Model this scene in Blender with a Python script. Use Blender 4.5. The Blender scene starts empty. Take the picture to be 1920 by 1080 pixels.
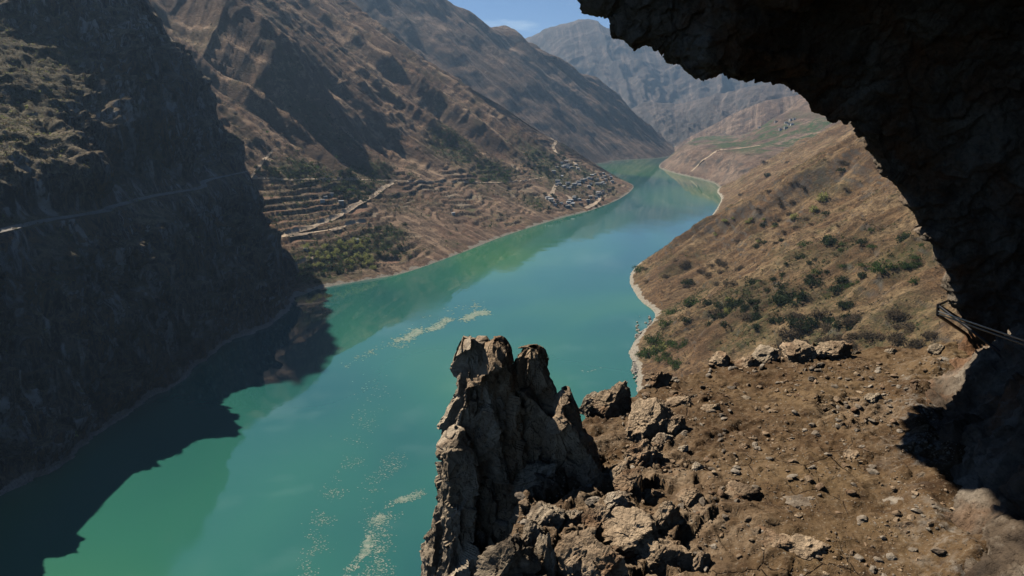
import bpy, math, random
import numpy as np
from mathutils import Vector
from mathutils.bvhtree import BVHTree

random.seed(7); RS = np.random.RandomState(11)
scn = bpy.context.scene
COL = scn.collection

# ------------------------------------------------------------------ camera, sky, sun, exposure
EYE = np.array([0.0, 0.0, 150.0]); F = 1350.0; PITCH = math.radians(13.5)
cam_d = bpy.data.cameras.new('camera'); cam = bpy.data.objects.new('camera', cam_d); COL.objects.link(cam)
cam.location = EYE; cam.rotation_euler = (math.pi/2-PITCH, 0, 0)
cam_d.sensor_width = 36; cam_d.lens = F/1920*36; cam_d.clip_start = 0.05; cam_d.clip_end = 40000
scn.camera = cam

SUN_EL = math.radians(48); SUN_H = np.array([-0.78, 0.62])      # horizontal direction towards the sun
SUN_H = SUN_H/np.linalg.norm(SUN_H)
to_sun = Vector((SUN_H[0]*math.cos(SUN_EL), SUN_H[1]*math.cos(SUN_EL), math.sin(SUN_EL)))
w = bpy.data.worlds.new('World'); scn.world = w; w.use_nodes = True
wn = w.node_tree; wn.nodes.clear()
sky = wn.nodes.new('ShaderNodeTexSky'); sky.sky_type = 'NISHITA'; sky.sun_disc = False
sky.sun_elevation = SUN_EL; sky.sun_rotation = math.atan2(SUN_H[0], SUN_H[1])
sky.altitude = 2400; sky.air_density = 0.65; sky.dust_density = 0.1; sky.ozone_density = 2.5
bg = wn.nodes.new('ShaderNodeBackground'); bg.inputs['Strength'].default_value = 0.078
wo = wn.nodes.new('ShaderNodeOutputWorld')
# thin wisps of cloud
tcw = wn.nodes.new('ShaderNodeTexCoord'); mpw = wn.nodes.new('ShaderNodeMapping'); mpw.inputs['Scale'].default_value = (5, 5, 22)
nzw = wn.nodes.new('ShaderNodeTexNoise'); nzw.inputs['Scale'].default_value = 1.7; nzw.inputs['Detail'].default_value = 7; nzw.inputs['Roughness'].default_value = .6
crw = wn.nodes.new('ShaderNodeMapRange'); crw.inputs['From Min'].default_value = .55; crw.inputs['From Max'].default_value = .74
crw.inputs['To Max'].default_value = .55
mxw = wn.nodes.new('ShaderNodeMixRGB'); mxw.inputs['Color2'].default_value = (7.0, 8.6, 9.8, 1)
gmw = wn.nodes.new('ShaderNodeHueSaturation'); gmw.inputs['Saturation'].default_value = 1.12; gmw.inputs['Value'].default_value = 1.0
wn.links.new(tcw.outputs['Generated'], mpw.inputs['Vector']); wn.links.new(mpw.outputs[0], nzw.inputs['Vector'])
wn.links.new(nzw.outputs['Fac'], crw.inputs['Value']); wn.links.new(crw.outputs[0], mxw.inputs['Fac'])
wn.links.new(sky.outputs[0], gmw.inputs['Color']); wn.links.new(gmw.outputs[0], mxw.inputs['Color1'])
wn.links.new(mxw.outputs[0], bg.inputs['Color']); wn.links.new(bg.outputs[0], wo.inputs['Surface'])
sd = bpy.data.lights.new('sun', 'SUN'); sd.energy = 5.0; sd.angle = math.radians(0.5); sd.color = (1.0, 0.93, 0.82)
so = bpy.data.objects.new('sun', sd); COL.objects.link(so)
so.rotation_euler = to_sun.to_track_quat('Z', 'Y').to_euler(); so.location = (0, 0, 2000)
scn.view_settings.view_transform = 'Standard'; scn.view_settings.look = 'None'
scn.view_settings.exposure = 0.42; scn.view_settings.gamma = 1.0
scn.render.engine = 'CYCLES'
scn.cycles.max_bounces = 5; scn.cycles.diffuse_bounces = 0; scn.cycles.volume_bounces = 0; scn.cycles.use_denoising = True

# ------------------------------------------------------------------ pixel <-> world
cp, sp = math.cos(PITCH), math.sin(PITCH)
def ray(px, py):
    u = (px-960)/F; v = (540-py)/F
    return np.array([u, cp+v*sp, -sp+v*cp])
def at(px, py, dep): return EYE+ray(px, py)*dep
def at_z(px, py, z=0.0):
    r = ray(px, py); return EYE+r*((z-EYE[2])/r[2])
def project(P):
    q = P-EYE; d = q[..., 1]*cp-q[..., 2]*sp; up = q[..., 1]*sp+q[..., 2]*cp
    d = np.where(d < .1, .1, d)
    return 960+F*q[..., 0]/d, 540-F*up/d, d

# ------------------------------------------------------------------ noise
_G = RS.normal(size=(256, 3)); _G /= np.linalg.norm(_G, axis=1)[:, None]
_P = np.concatenate([RS.permutation(256)]*3)
def perlin(p, seed=0):
    p = np.asarray(p, dtype=np.float64)+seed*17.31
    i = np.floor(p).astype(np.int64); f = p-i; i &= 255
    w_ = f*f*f*(f*(f*6-15)+10); out = 0
    for dx in (0, 1):
        wx = w_[..., 0] if dx else 1-w_[..., 0]; a = _P[(i[..., 0]+dx) & 255]
        for dy in (0, 1):
            wy = w_[..., 1] if dy else 1-w_[..., 1]; b = _P[(a+i[..., 1]+dy) & 255]
            for dz in (0, 1):
                wz = w_[..., 2] if dz else 1-w_[..., 2]; g = _G[_P[(b+i[..., 2]+dz) & 255]]
                out = out+wx*wy*wz*(g[..., 0]*(f[..., 0]-dx)+g[..., 1]*(f[..., 1]-dy)+g[..., 2]*(f[..., 2]-dz))
    return out*1.6
def fbm(p, o=4, gain=.5, seed=0):
    s = 0; a = 1
    for k in range(o): s = s+a*perlin(p*2.03**k, seed+k*3.7); a *= gain
    return s
def ridged(p, o=4, gain=.5, seed=0):
    s = 0; a = 1; wgt = 1
    for k in range(o):
        n = (1-np.abs(perlin(p*2.07**k, seed+k*5.1)))**2; s = s+a*n*wgt; wgt = np.clip(n*1.6, 0, 1); a *= gain
    return s
def sstep(a, b, x): t = np.clip((x-a)/(b-a), 0, 1); return t*t*(3-2*t)
def facet(p, scale, seed=0, jit=1.0):
    """angular blocky relief: every Voronoi cell is its own tilted plane"""
    q = np.asarray(p)/scale; i = np.floor(q).astype(np.int64); best = np.full(q.shape[:-1], 1e9); val = np.zeros(q.shape[:-1]); sec = np.full(q.shape[:-1], 1e9)
    for dx in (-1, 0, 1):
        for dy in (-1, 0, 1):
            for dz in (-1, 0, 1):
                c = i+np.array([dx, dy, dz]); h = _P[(_P[(_P[(c[..., 0]+seed) & 255]+c[..., 1]) & 255]+c[..., 2]) & 255]
                g = _G[h]; ctr = c+.5+g*.5*jit; dv = q-ctr; d = (dv**2).sum(-1)
                v = (_G[(h*7+13) & 255]*dv).sum(-1)+_G[(h*3+5) & 255][..., 0]*.6
                m = d < best; sec = np.where(m, best, np.minimum(sec, d)); best = np.where(m, d, best); val = np.where(m, v, val)
    return val, np.sqrt(sec)-np.sqrt(best)

# ------------------------------------------------------------------ object helpers
def tag(o, label=None, cat=None, group=None, kind=None):
    if label: o['label'] = label
    if cat: o['category'] = cat
    if group: o['group'] = group
    if kind: o['kind'] = kind
    return o
def link(name, me, mat=None, parent=None, loc=None):
    o = bpy.data.objects.new(name, me); COL.objects.link(o)
    if mat is not None and me is not None and not me.materials:
        for m in (mat if isinstance(mat, (list, tuple)) else [mat]): me.materials.append(m)
    if parent is not None: o.parent = parent
    if loc is not None: o.location = loc
    return o
def mesh_np(name, V, Fc, smooth=True):
    V = np.ascontiguousarray(V, dtype=np.float32); Fc = np.ascontiguousarray(Fc, dtype=np.int32); k = Fc.shape[1]
    me = bpy.data.meshes.new(name); me.vertices.add(len(V)); me.vertices.foreach_set('co', V.ravel())
    me.loops.add(Fc.size); me.loops.foreach_set('vertex_index', Fc.ravel()); me.polygons.add(len(Fc))
    me.polygons.foreach_set('loop_start', np.arange(0, Fc.size, k, dtype=np.int32))
    me.polygons.foreach_set('use_smooth', np.full(len(Fc), smooth)); me.update(calc_edges=True)
    return me
def attr(me, name, vals):
    a = me.attributes.new(name, 'FLOAT', 'POINT'); a.data.foreach_set('value', np.ascontiguousarray(vals, dtype=np.float32).ravel())
def grid_faces(nv, nu, flip=False):
    i = np.arange(nv-1)[:, None]*nu+np.arange(nu-1)[None, :]
    f = np.stack([i, i+1, i+nu+1, i+nu], -1).reshape(-1, 4)
    return f[:, ::-1] if flip else f
def grid_normals(P):
    du = np.gradient(P, axis=1); dv = np.gradient(P, axis=0); n = np.cross(du, dv)
    return n/np.maximum(np.linalg.norm(n, axis=-1), 1e-9)[..., None]
def cr(C, t):
    """Catmull-Rom through the rows of C at parameters t (0..n-1)"""
    n = len(C); t = np.clip(t, 0, n-1-1e-6); i = np.floor(t).astype(int); f = (t-i).reshape((-1,)+(1,)*(C.ndim-1))
    g = lambda k: C[np.clip(k, 0, n-1)]
    p0, p1, p2, p3 = g(i-1), g(i), g(i+1), g(i+2)
    return .5*((2*p1)+(-p0+p2)*f+(2*p0-5*p1+4*p2-p3)*f*f+(-p0+3*p1-3*p2+p3)*f**3)
def params(counts):
    """counts[k] samples on segment k"""
    t = [k+np.arange(c)/c for k, c in enumerate(counts)]; return np.concatenate(t+[[len(counts)]])
def lerp_tab(tab, x):
    tab = np.array(tab, dtype=float); return np.stack([np.interp(x, tab[:, 0], tab[:, k]) for k in range(1, tab.shape[1])], -1)
def bvh_of(me):
    n = len(me.vertices); V = np.empty(n*3, dtype=np.float32); me.vertices.foreach_get('co', V); V = V.reshape(-1, 3)
    return BVHTree.FromPolygons([tuple(v) for v in V.tolist()], [tuple(p.vertices) for p in me.polygons])

# ------------------------------------------------------------------ materials
def new_mat(name, rough=.95, spec=.2):
    m = bpy.data.materials.new(name); m.use_nodes = True; nt = m.node_tree; b = nt.nodes['Principled BSDF']
    b.inputs['Roughness'].default_value = rough; b.inputs['Specular IOR Level'].default_value = spec
    return m, nt, b
class NT:
    def __init__(s, nt):
        s.nt = nt; s.geo = nt.nodes.new('ShaderNodeNewGeometry'); s.pos = s.geo.outputs['Position']
    def n(s, t, **kw):
        x = s.nt.nodes.new(t)
        for k, v in kw.items(): setattr(x, k, v)
        return x
    def l(s, a, b): s.nt.links.new(a, b)
    def mapping(s, scale=(1, 1, 1), rot=(0, 0, 0), vec=None):
        m = s.n('ShaderNodeMapping'); m.inputs['Scale'].default_value = scale; m.inputs['Rotation'].default_value = rot
        s.l(vec or s.pos, m.inputs['Vector']); return m.outputs[0]
    def noise(s, scale, detail=5, rough=.55, vec=None, dist=0):
        x = s.n('ShaderNodeTexNoise'); x.inputs['Scale'].default_value = scale; x.inputs['Detail'].default_value = detail
        x.inputs['Roughness'].default_value = rough; x.inputs['Distortion'].default_value = dist
        s.l(vec or s.pos, x.inputs['Vector']); return x.outputs['Fac']
    def voro(s, scale, feature='F1', vec=None, out='Distance', rnd=1):
        x = s.n('ShaderNodeTexVoronoi', feature=feature); x.inputs['Scale'].default_value = scale; x.inputs['Randomness'].default_value = rnd
        s.l(vec or s.pos, x.inputs['Vector']); return x.outputs[out]
    def rng(s, v, a, b, c=0, d=1):
        x = s.n('ShaderNodeMapRange'); x.inputs['From Min'].default_value = a; x.inputs['From Max'].default_value = b
        x.inputs['To Min'].default_value = c; x.inputs['To Max'].default_value = d; s.l(v, x.inputs['Value']); return x.outputs[0]
    def mix(s, fac, a, b, mode='MIX'):
        x = s.n('ShaderNodeMixRGB', blend_type=mode)
        for val, k in ((fac, 'Fac'), (a, 'Color1'), (b, 'Color2')):
            if isinstance(val, (int, float)): x.inputs[k].default_value = val if k == 'Fac' else (val, val, val, 1)
            elif isinstance(val, tuple): x.inputs[k].default_value = (*val, 1)
            else: s.l(val, x.inputs[k])
        return x.outputs[0]
    def math(s, op, a, b=None):
        x = s.n('ShaderNodeMath', operation=op)
        for k, v in enumerate((a, b)):
            if v is None: continue
            if isinstance(v, (int, float)): x.inputs[k].default_value = v
            else: s.l(v, x.inputs[k])
        return x.outputs[0]
    def ramp(s, v, stops):
        x = s.n('ShaderNodeValToRGB'); e = x.color_ramp.elements
        while len(e) < len(stops): e.new(.5)
        for q, (p, c) in zip(e, stops): q.position = p; q.color = (*c, 1)
        s.l(v, x.inputs[0]); return x.outputs[0]
    def attr(s, name):
        x = s.n('ShaderNodeAttribute'); x.attribute_name = name; return x.outputs['Fac']
    def sep(s, v):
        x = s.n('ShaderNodeSeparateXYZ'); s.l(v, x.inputs[0]); return x.outputs
    def bump(s, h, dist, strength=1, normal=None):
        x = s.n('ShaderNodeBump'); x.inputs['Distance'].default_value = dist; x.inputs['Strength'].default_value = strength
        s.l(h, x.inputs['Height'])
        if normal is not None: s.l(normal, x.inputs['Normal'])
        return x.outputs[0]

def mat_slope(name, dry, dark, pale, green, rock, bump=1.2, sc=1.0, shore=(.30, .26, .20), shore_h=3.0, streak=.6, rock_var=None):
    m, nt, b = new_mat(name); N = NT(nt)
    a1 = N.noise(.012*sc, 6, .6); a2 = N.noise(.09*sc, 6, .65); a3 = N.noise(.55*sc, 4, .7)
    c = N.ramp(a1, [(.30, dark), (.46, dry), (.62, pale), (.75, dry)])
    c = N.mix(N.rng(a2, .38, .62), c, dark); c = N.mix(N.rng(a2, .60, .72, 0, .7), c, pale)
    c = N.mix(N.rng(a3, .50, .64, 0, .75), c, tuple(x*.45 for x in dark)); c = N.mix(N.rng(a3, .40, .30, 0, .5), c, tuple(min(1, x*1.35) for x in pale))
    cb = N.n('ShaderNodeCombineXYZ'); N.l(N.math('ADD', N.attr('along'), N.math('MULTIPLY', a2, 6)), cb.inputs[0]); N.l(N.math('MULTIPLY', N.sep(N.pos)[2], .10), cb.inputs[1])
    st = N.noise(.060*sc, 6, .72, cb.outputs[0]); c = N.mix(N.rng(st, .50, .66, 0, streak), c, tuple(x*.8 for x in dark)); c = N.mix(N.rng(st, .47, .33, 0, streak), c, tuple(min(1, x*1.1) for x in pale))
    nz = N.sep(N.geo.outputs['Normal'])[2]
    if rock_var is not None: pale_ = N.math('MULTIPLY', N.rng(N.noise(.10, 7, .66, N.mapping((1, 1, .30)), 1.0), .53, .60, 0, .8), N.rng(N.noise(.021, 3, .5), .42, .56))
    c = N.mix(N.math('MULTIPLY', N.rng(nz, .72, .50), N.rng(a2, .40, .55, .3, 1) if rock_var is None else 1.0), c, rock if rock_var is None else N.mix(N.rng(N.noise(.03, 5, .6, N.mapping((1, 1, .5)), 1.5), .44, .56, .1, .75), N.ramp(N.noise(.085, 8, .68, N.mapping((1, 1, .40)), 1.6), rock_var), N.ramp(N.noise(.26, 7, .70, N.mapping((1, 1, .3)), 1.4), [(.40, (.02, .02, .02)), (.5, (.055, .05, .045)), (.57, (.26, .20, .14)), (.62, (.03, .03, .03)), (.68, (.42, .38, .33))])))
    if rock_var is not None: c = N.mix(N.math('MULTIPLY', pale_, N.rng(nz, .80, .60)), c, N.ramp(N.noise(.3, 4), [(.4, (.42, .36, .29)), (.6, (.56, .52, .47))]))
    gv = N.math('MULTIPLY', N.attr('veg'), N.rng(N.noise(.16*sc, 4, .7), .36, .56)); c = N.mix(gv, c, green)
    fr_ = N.ramp(N.attr('field'), [(.0, (.30, .21, .13)), (.22, (.16, .105, .07)), (.40, (.42, .27, .17)), (.52, (.12, .075, .05)), (.66, (.36, .20, .125)), (.80, (.14, .13, .055)), (.90, (.46, .36, .25)), (.96, (.075, .055, .035))]); fr_ = N.mix(N.rng(a3, .40, .60, 0, .6), fr_, (.10, .07, .048)); c = N.mix(N.math('MULTIPLY', N.attr('soil'), N.rng(a2, .36, .50, .35, 1)), c, fr_)
    z = N.sep(N.pos)[2]; zz = N.math('ADD', z, N.rng(N.noise(.045, 5, .65), .35, .65, -1.6, 1.6))
    c = N.mix(N.rng(zz, shore_h, shore_h*.8), c, N.ramp(N.noise(1.1, 4), [(.35, tuple(x*.55 for x in shore)), (.6, shore)]))
    N.l(c, b.inputs['Base Color'])
    h = N.math('ADD', N.math('ADD', N.math('MULTIPLY', a2, .7), N.math('MULTIPLY', a3, .6)), N.math('MULTIPLY', st, streak*2.2))
    N.l(N.bump(h, bump), b.inputs['Normal'])
    return m

def mat_rock(name, base, dark, light, rust, scale=1.0, bump=.02, varnish=.5, crack=1.0):
    m, nt, b = new_mat(name, .85, .25); N = NT(nt)
    v = N.mapping((1, 1, .45))
    a1 = N.noise(.8*scale, 7, .62, v, .6); a2 = N.noise(4.5*scale, 8, .68); a3 = N.noise(22*scale, 5, .7)
    c = N.ramp(a1, [(.30, dark), (.44, base), (.56, light), (.68, base)])
    c = N.mix(N.rng(N.noise(1.3*scale, 4, .6, None, 1.0), .52, .66, 0, .8), c, rust)
    c = N.mix(N.rng(a2, .52, .66, 0, varnish), c, dark); c = N.mix(N.rng(a2, .44, .34, 0, .6), c, light)
    c = N.mix(N.rng(a3, .50, .70, 0, .45), c, tuple(x*.4 for x in dark))
    cr_ = N.rng(N.voro(2.6*scale, 'DISTANCE_TO_EDGE', N.mix(.25, N.pos, N.n('ShaderNodeTexNoise').outputs['Color'], 'ADD')), 0, .035)
    c = N.mix(cr_, N.mix(.6*crack, c, tuple(x*.3 for x in dark)), c)
    N.l(c, b.inputs['Base Color'])
    h = N.math('ADD', N.math('ADD', N.math('MULTIPLY', a2, 1.2), N.math('MULTIPLY', a3, .35)), N.math('MULTIPLY', cr_, .25*crack))
    N.l(N.bump(h, bump, 1.0), b.inputs['Normal'])
    return m

M = {}
M['slope'] = mat_slope('dry_slope', (.285, .165, .100), (.100, .064, .044), (.48, .33, .21), (.075, .088, .034), (.19, .125, .085), 4.4, shore=(.42, .37, .29), shore_h=1.7, streak=.85)
M['slope_right'] = mat_slope('grassy_slope', (.20, .115, .055), (.080, .048, .026), (.34, .235, .125), (.050, .068, .022), (.12, .10, .08), 1.6, 2.2, shore=(.42, .37, .29))
M['slope_far'] = mat_slope('far_slope', (.23, .145, .10), (.09, .065, .05), (.38, .27, .19), (.055, .095, .032), (.12, .10, .085), 9, .5, streak=.8)
M['slope_blue'] = mat_slope('distant_slope', (.13, .095, .075), (.06, .05, .042), (.22, .165, .13), (.04, .06, .028), (.08, .07, .062), 9, .4, streak=.8)
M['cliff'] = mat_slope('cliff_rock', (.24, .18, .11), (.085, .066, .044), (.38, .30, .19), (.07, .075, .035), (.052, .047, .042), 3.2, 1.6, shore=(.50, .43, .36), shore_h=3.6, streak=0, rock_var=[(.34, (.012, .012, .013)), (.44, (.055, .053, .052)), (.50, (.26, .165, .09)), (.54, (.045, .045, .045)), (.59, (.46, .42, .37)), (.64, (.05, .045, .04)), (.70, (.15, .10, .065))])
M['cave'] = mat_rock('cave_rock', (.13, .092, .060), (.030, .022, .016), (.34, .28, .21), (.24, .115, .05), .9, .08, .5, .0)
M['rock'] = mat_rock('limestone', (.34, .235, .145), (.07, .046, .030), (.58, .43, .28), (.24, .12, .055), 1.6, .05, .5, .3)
M['rock_grey'] = mat_rock('grey_limestone', (.40, .31, .21), (.08, .062, .045), (.66, .53, .38), (.24, .16, .10), 1.6, .05, .5, .3)

# ------------------------------------------------------------------ generic slope made of columns standing on a shoreline
def sb(z, brk, t1, t2):                          # setback from the shore at height z
    z = np.asarray(z, dtype=float); return np.where(z < brk, z/t1, brk/t1+(z-brk)/t2)
def arc(S): return np.concatenate([[0], np.cumsum(np.linalg.norm(np.diff(S, axis=0), axis=1))])
def crest_solve(S, O, pix, brk, t1, t2, default, zmax=1500):
    tt = np.linspace(0, len(S)-1, 500); Sd = cr(S, tt); Od = cr(O, tt); z = np.arange(4, zmax, 4.0)
    P = np.empty((len(tt), len(z), 3)); r = sb(z, brk, t1, t2)
    P[..., :2] = Sd[:, None]+Od[:, None]*r[None, :, None]; P[..., 2] = z
    X, Y, D = project(P); got = []
    for px, py in pix:
        k = np.argmin((X-px)**2+(Y-py)**2+(D < 50)*1e9); i, j = np.unravel_index(k, X.shape); got.append((tt[i], z[j]))
    got.sort(); got = np.array(got); return lambda t: np.interp(t, got[:, 0], got[:, 1])

def near_world(V, px, py):
    X, Y, D = project(V); k = np.argmin((X-px)**2+(Y-py)**2+D*.003); return V[k]

TER = []      # (bvh) of terrain for placing things
def build(name, P, mat, label, cat, veg=None, soil=None, flip=False, bvh=True, along=None, field_=None):
    nv, nu = P.shape[:2]; me = mesh_np(name, P.reshape(-1, 3), grid_faces(nv, nu, flip))
    z0 = np.zeros(nv*nu); attr(me, 'veg', z0 if veg is None else veg); attr(me, 'soil', z0 if soil is None else soil); attr(me, 'field', z0 if field_ is None else field_); attr(me, 'along', z0 if along is None else np.broadcast_to(along, P.shape[:2]))
    o = link(name, me, mat); tag(o, label, cat, kind='structure')
    if bvh: TER.append((name, bvh_of(me)))
    return o

# --- the big slope on the left with the village fan
shpx = [(557, 556), (600, 541), (680, 526), (760, 511), (860, 476), (950, 441), (1050, 409), (1112, 393), (1165, 371), (1188, 351), (1176, 341), (1150, 331), (1128, 320)]
S = np.array([[-330, 380], [-240, 490]]+[at_z(*p)[:2].tolist() for p in shpx]); S = np.vstack([S, [S[-1]+[-60, 160]], [S[-1]+[-60, 420]]])
n = len(S); O = np.tile([-.885, .465], (n, 1)).astype(float)
for k, o_ in zip(range(n-6, n), [(-.92, .39), (-.97, .22), (-.96, .28), (-.93, .36), (-.91, .41), (-.9, .43)]): O[k] = o_
BRK, T1, T2 = 62., math.tan(math.radians(22)), math.tan(math.radians(31))
zc = crest_solve(S, O, [(560, -420), (700, -160), (800, -10), (880, 60), (950, 130), (1010, 190), (1060, 240), (1100, 285), (1135, 314), (1160, 330), (1180, 343)], BRK, T1, T2, 600)
def slope_grid(S, O, zc, brk, t1, t2, tu, tv):
    rows = []; tcol = np.arange(len(S))
    z = np.maximum(zc(tcol), 3.)
    for f in (-1, 0, .08, .2, .4, .6, .8, 1.0):
        zz = z*f if f >= 0 else np.full(len(S), -12.); r = sb(np.maximum(zz, 0), brk, t1, t2)+(0 if f >= 0 else -25)
        rows.append(np.concatenate([S+O*r[:, None], zz[:, None]], 1))
    rt = rows[-1]; rows.append(np.concatenate([rt[:, :2]+O*(z*.35)[:, None], (z*.93)[:, None]], 1))
    rows.append(np.concatenate([rt[:, :2]+O*(z*1.5)[:, None], (z*.1)[:, None]], 1))
    C = np.stack(rows)          # (rows, cols, 3)
    G = cr(C, tv); G = np.swapaxes(cr(np.swapaxes(G, 0, 1), tu), 0, 1)
    a = np.interp(tu, np.arange(len(S)), arc(S)); return G, a
tu = params([6, 12, 36, 46, 46, 62, 56, 60, 40, 34, 26, 14, 14, 14, 12, 8]); tv = params([14, 60, 80, 110, 80, 70, 60, 16, 6])
G, a = slope_grid(S, O, zc, BRK, T1, T2, tu, tv)
A_ = np.broadcast_to(a[None, :], G.shape[:2]); Z = G[..., 2]
def gullies(A_, Z, G, wl, amp, seed, zlo, zhi, warp=.35):
    q = np.stack([A_/wl+warp*fbm(G/(wl*3), 2, seed=seed)+Z*.0006, Z/(wl*22)+seed, np.full_like(Z, seed*1.7)], -1)
    return (ridged(q, 2, .5, seed)-.9)*amp*sstep(zlo, zhi, Z)
N_ = grid_normals(G); N_ = N_*np.sign(N_[..., 2:3]+1e-9)
d = gullies(A_, Z, G, 210, 24, 3, 45, 190, .10)+gullies(A_, Z, G, 76, 25, 5, 40, 130, .10)+gullies(A_, Z, G, 31, 11, 8, 40, 110, .12)+gullies(A_, Z, G, 13, 4.2, 9, 40, 100, .2)
d += fbm(G/120, 3, seed=2)*5*sstep(10, 120, Z)+(ridged(G/34, 3, .6, seed=4)-.8)*2.0*sstep(4, 60, Z)+fbm(G/9, 3, .6, seed=6)*.6*sstep(1, 12, Z)
G = G+N_*d[..., None]
# big spur whose far flank falls into shade
def bandpt(px, py, z=None): return near_world(G.reshape(-1, 3), px, py)
sp_pts = np.array([bandpt(p[0], p[1]) for p in [(375, 2), (440, 90), (515, 190), (600, 278)]])
def seg_dist(P, A, B):
    ab = B-A; t = np.clip(((P-A)@ab)/(ab@ab), 0, 1); c = A+t[..., None]*ab; return P-c, t
best = np.full(G.shape[:2], 1e9); side = np.zeros(G.shape[:2]); along = np.zeros(G.shape[:2])
for k in range(len(sp_pts)-1):
    A0, B0 = sp_pts[k][:2], sp_pts[k+1][:2]; dv, t = seg_dist(G[..., :2], A0, B0); dd = np.linalg.norm(dv, axis=-1)
    m = dd < best; best = np.where(m, dd, best); ab = (B0-A0)/np.linalg.norm(B0-A0)
    side = np.where(m, dv[..., 0]*ab[1]-dv[..., 1]*ab[0], side); along = np.where(m, k+t, along)
# side>0 lies towards the viewer / down river
SPUR_DBG = (sp_pts, side.min(), side.max())
hgt = 72*sstep(3.0, 2.0, along)+2
prof = np.exp(-(np.clip(-side, 0, None)/150)**2)*np.exp(-(np.clip(side, 0, None)/38)**2)
G[..., 2] += hgt*prof*sstep(60, 90, Z)*np.exp(-(np.clip(best-200, 0, None)/50)**2)
# farm terraces on the fan
Z = G[..., 2].copy(); X, Y, D = project(G)
c1, c2 = near_world(G.reshape(-1, 3), 535, 385), near_world(G.reshape(-1, 3), 600, 400); near_ = np.exp(-((G-c1)[..., :2]**2).sum(-1)/70**2)+.8*np.exp(-((G-c2)[..., :2]**2).sum(-1)/70**2)
tm = sstep(3, 8, Z)*sstep(95, 60, Z)*np.clip(sstep(.40, .62, .5+.5*fbm(G/85, 3, seed=21)+.08)+near_*1.3, 0, 1)
def step_(Z, h, off=0): q = (Z+off)/h; f = q-np.floor(q); return (np.floor(q)+sstep(.66, .98, f))*h-off
wz = fbm(G/75, 3, seed=31)*(8.0-5.5*np.clip(near_, 0, 1)); Zt = step_(Z+wz, 5.0)-wz
G[..., 2] = Z+(Zt-Z)*tm
lev = np.floor((Z+wz)/5.0).astype(int); fq = (Z+wz)/5.0-lev; cell = np.floor(A_/34+.6*_G[(lev*7) & 255][..., 1]+.3*fbm(G/30, 2, seed=33)).astype(int)
field = (_P[(_P[lev & 255]+cell) & 255]/255.)
soil = tm*(field > .22); riser = tm*sstep(.62, .72, fq)*sstep(1.0, .9, fq); field = np.where(near_ > .45, .60+.10*field+.28*(field > .8), field); field = np.where(riser > .5, .97, field)
blobs = [(560, 322, 30), (600, 324, 26), (660, 350, 26), (700, 330, 26), (640, 480, 42), (700, 455, 30), (850, 270, 34), (930, 320, 30), (1010, 300, 36), (1040, 330, 36), (1090, 320, 26), (1000, 380, 20), (1130, 350, 20), (860, 290, 22), (580, 500, 26), (735, 440, 22)]
GV = G.reshape(-1, 3); veg = np.zeros(len(GV)); SX, SY, SD = project(GV)
BW = []
for px, py, r in blobs:
    c = near_world(GV, px, py); R = r*project(c[None])[2][0]/F*1.25; BW.append((c, R)); veg = np.maximum(veg, np.exp(-((GV-c)**2*np.array([1, .3, 1.5])).sum(-1)/R**2))
veg = np.clip(veg*1.4+.35*sstep(.1, .5, fbm(GV/60, 3, seed=51)), 0, 1); soil = soil.ravel()*(1-veg)
left_slope = build('mountain_slope', G, M['slope'], 'dry brown gullied mountainside with terraced fan and village on the left bank', 'mountain', veg, soil, along=A_, field_=field)
FAN = G

# --- the far spur on the left bank
S = np.array([at_z(*p)[:2] for p in [(1132, 306), (1150, 302), (1200, 299), (1240, 296), (1262, 292)]])
S = np.vstack([S[0]+[-420, -500], S[0]+[-200, -250], S, S[-1]+[90, 300], S[-1]+[60, 700]]); n = len(S)
O = np.tile([-.83, .55], (n, 1)); O[-3] = (-.97, .2); O[-2] = (-.99, .1); O[-1] = (-1, 0)
zc = crest_solve(S, O, [(640, -140), (780, -5), (860, 28), (940, 60), (980, 76), (1050, 125), (1100, 160), (1150, 192), (1200, 240), (1240, 268), (1262, 284)], 10, .9, math.tan(math.radians(36)), 600, 2200)
tu = params([24, 30, 40, 80, 60, 50, 30, 10]); tv = params([4, 14, 24, 50, 60, 60, 60, 10, 4])
G, a = slope_grid(S, O, zc, 10, .9, math.tan(math.radians(36)), tu, tv); A_ = np.broadcast_to(a[None, :], G.shape[:2]); Z = G[..., 2]
N_ = grid_normals(G); N_ *= np.sign(N_[..., 2:3]+1e-9)
d = gullies(A_, Z, G, 330, 62, 13, 10, 260, .2)+gullies(A_, Z, G, 120, 24, 15, 5, 120, .25)+gullies(A_, Z, G, 50, 10, 18, 5, 80, .25)+fbm(G/150, 4, seed=12)*9*sstep(0, 80, Z)
G = G+N_*d[..., None]
build('distant_spur', G, M['slope_far'], 'steep dark furrowed spur falling to the river bend', 'mountain', along=A_)

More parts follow.
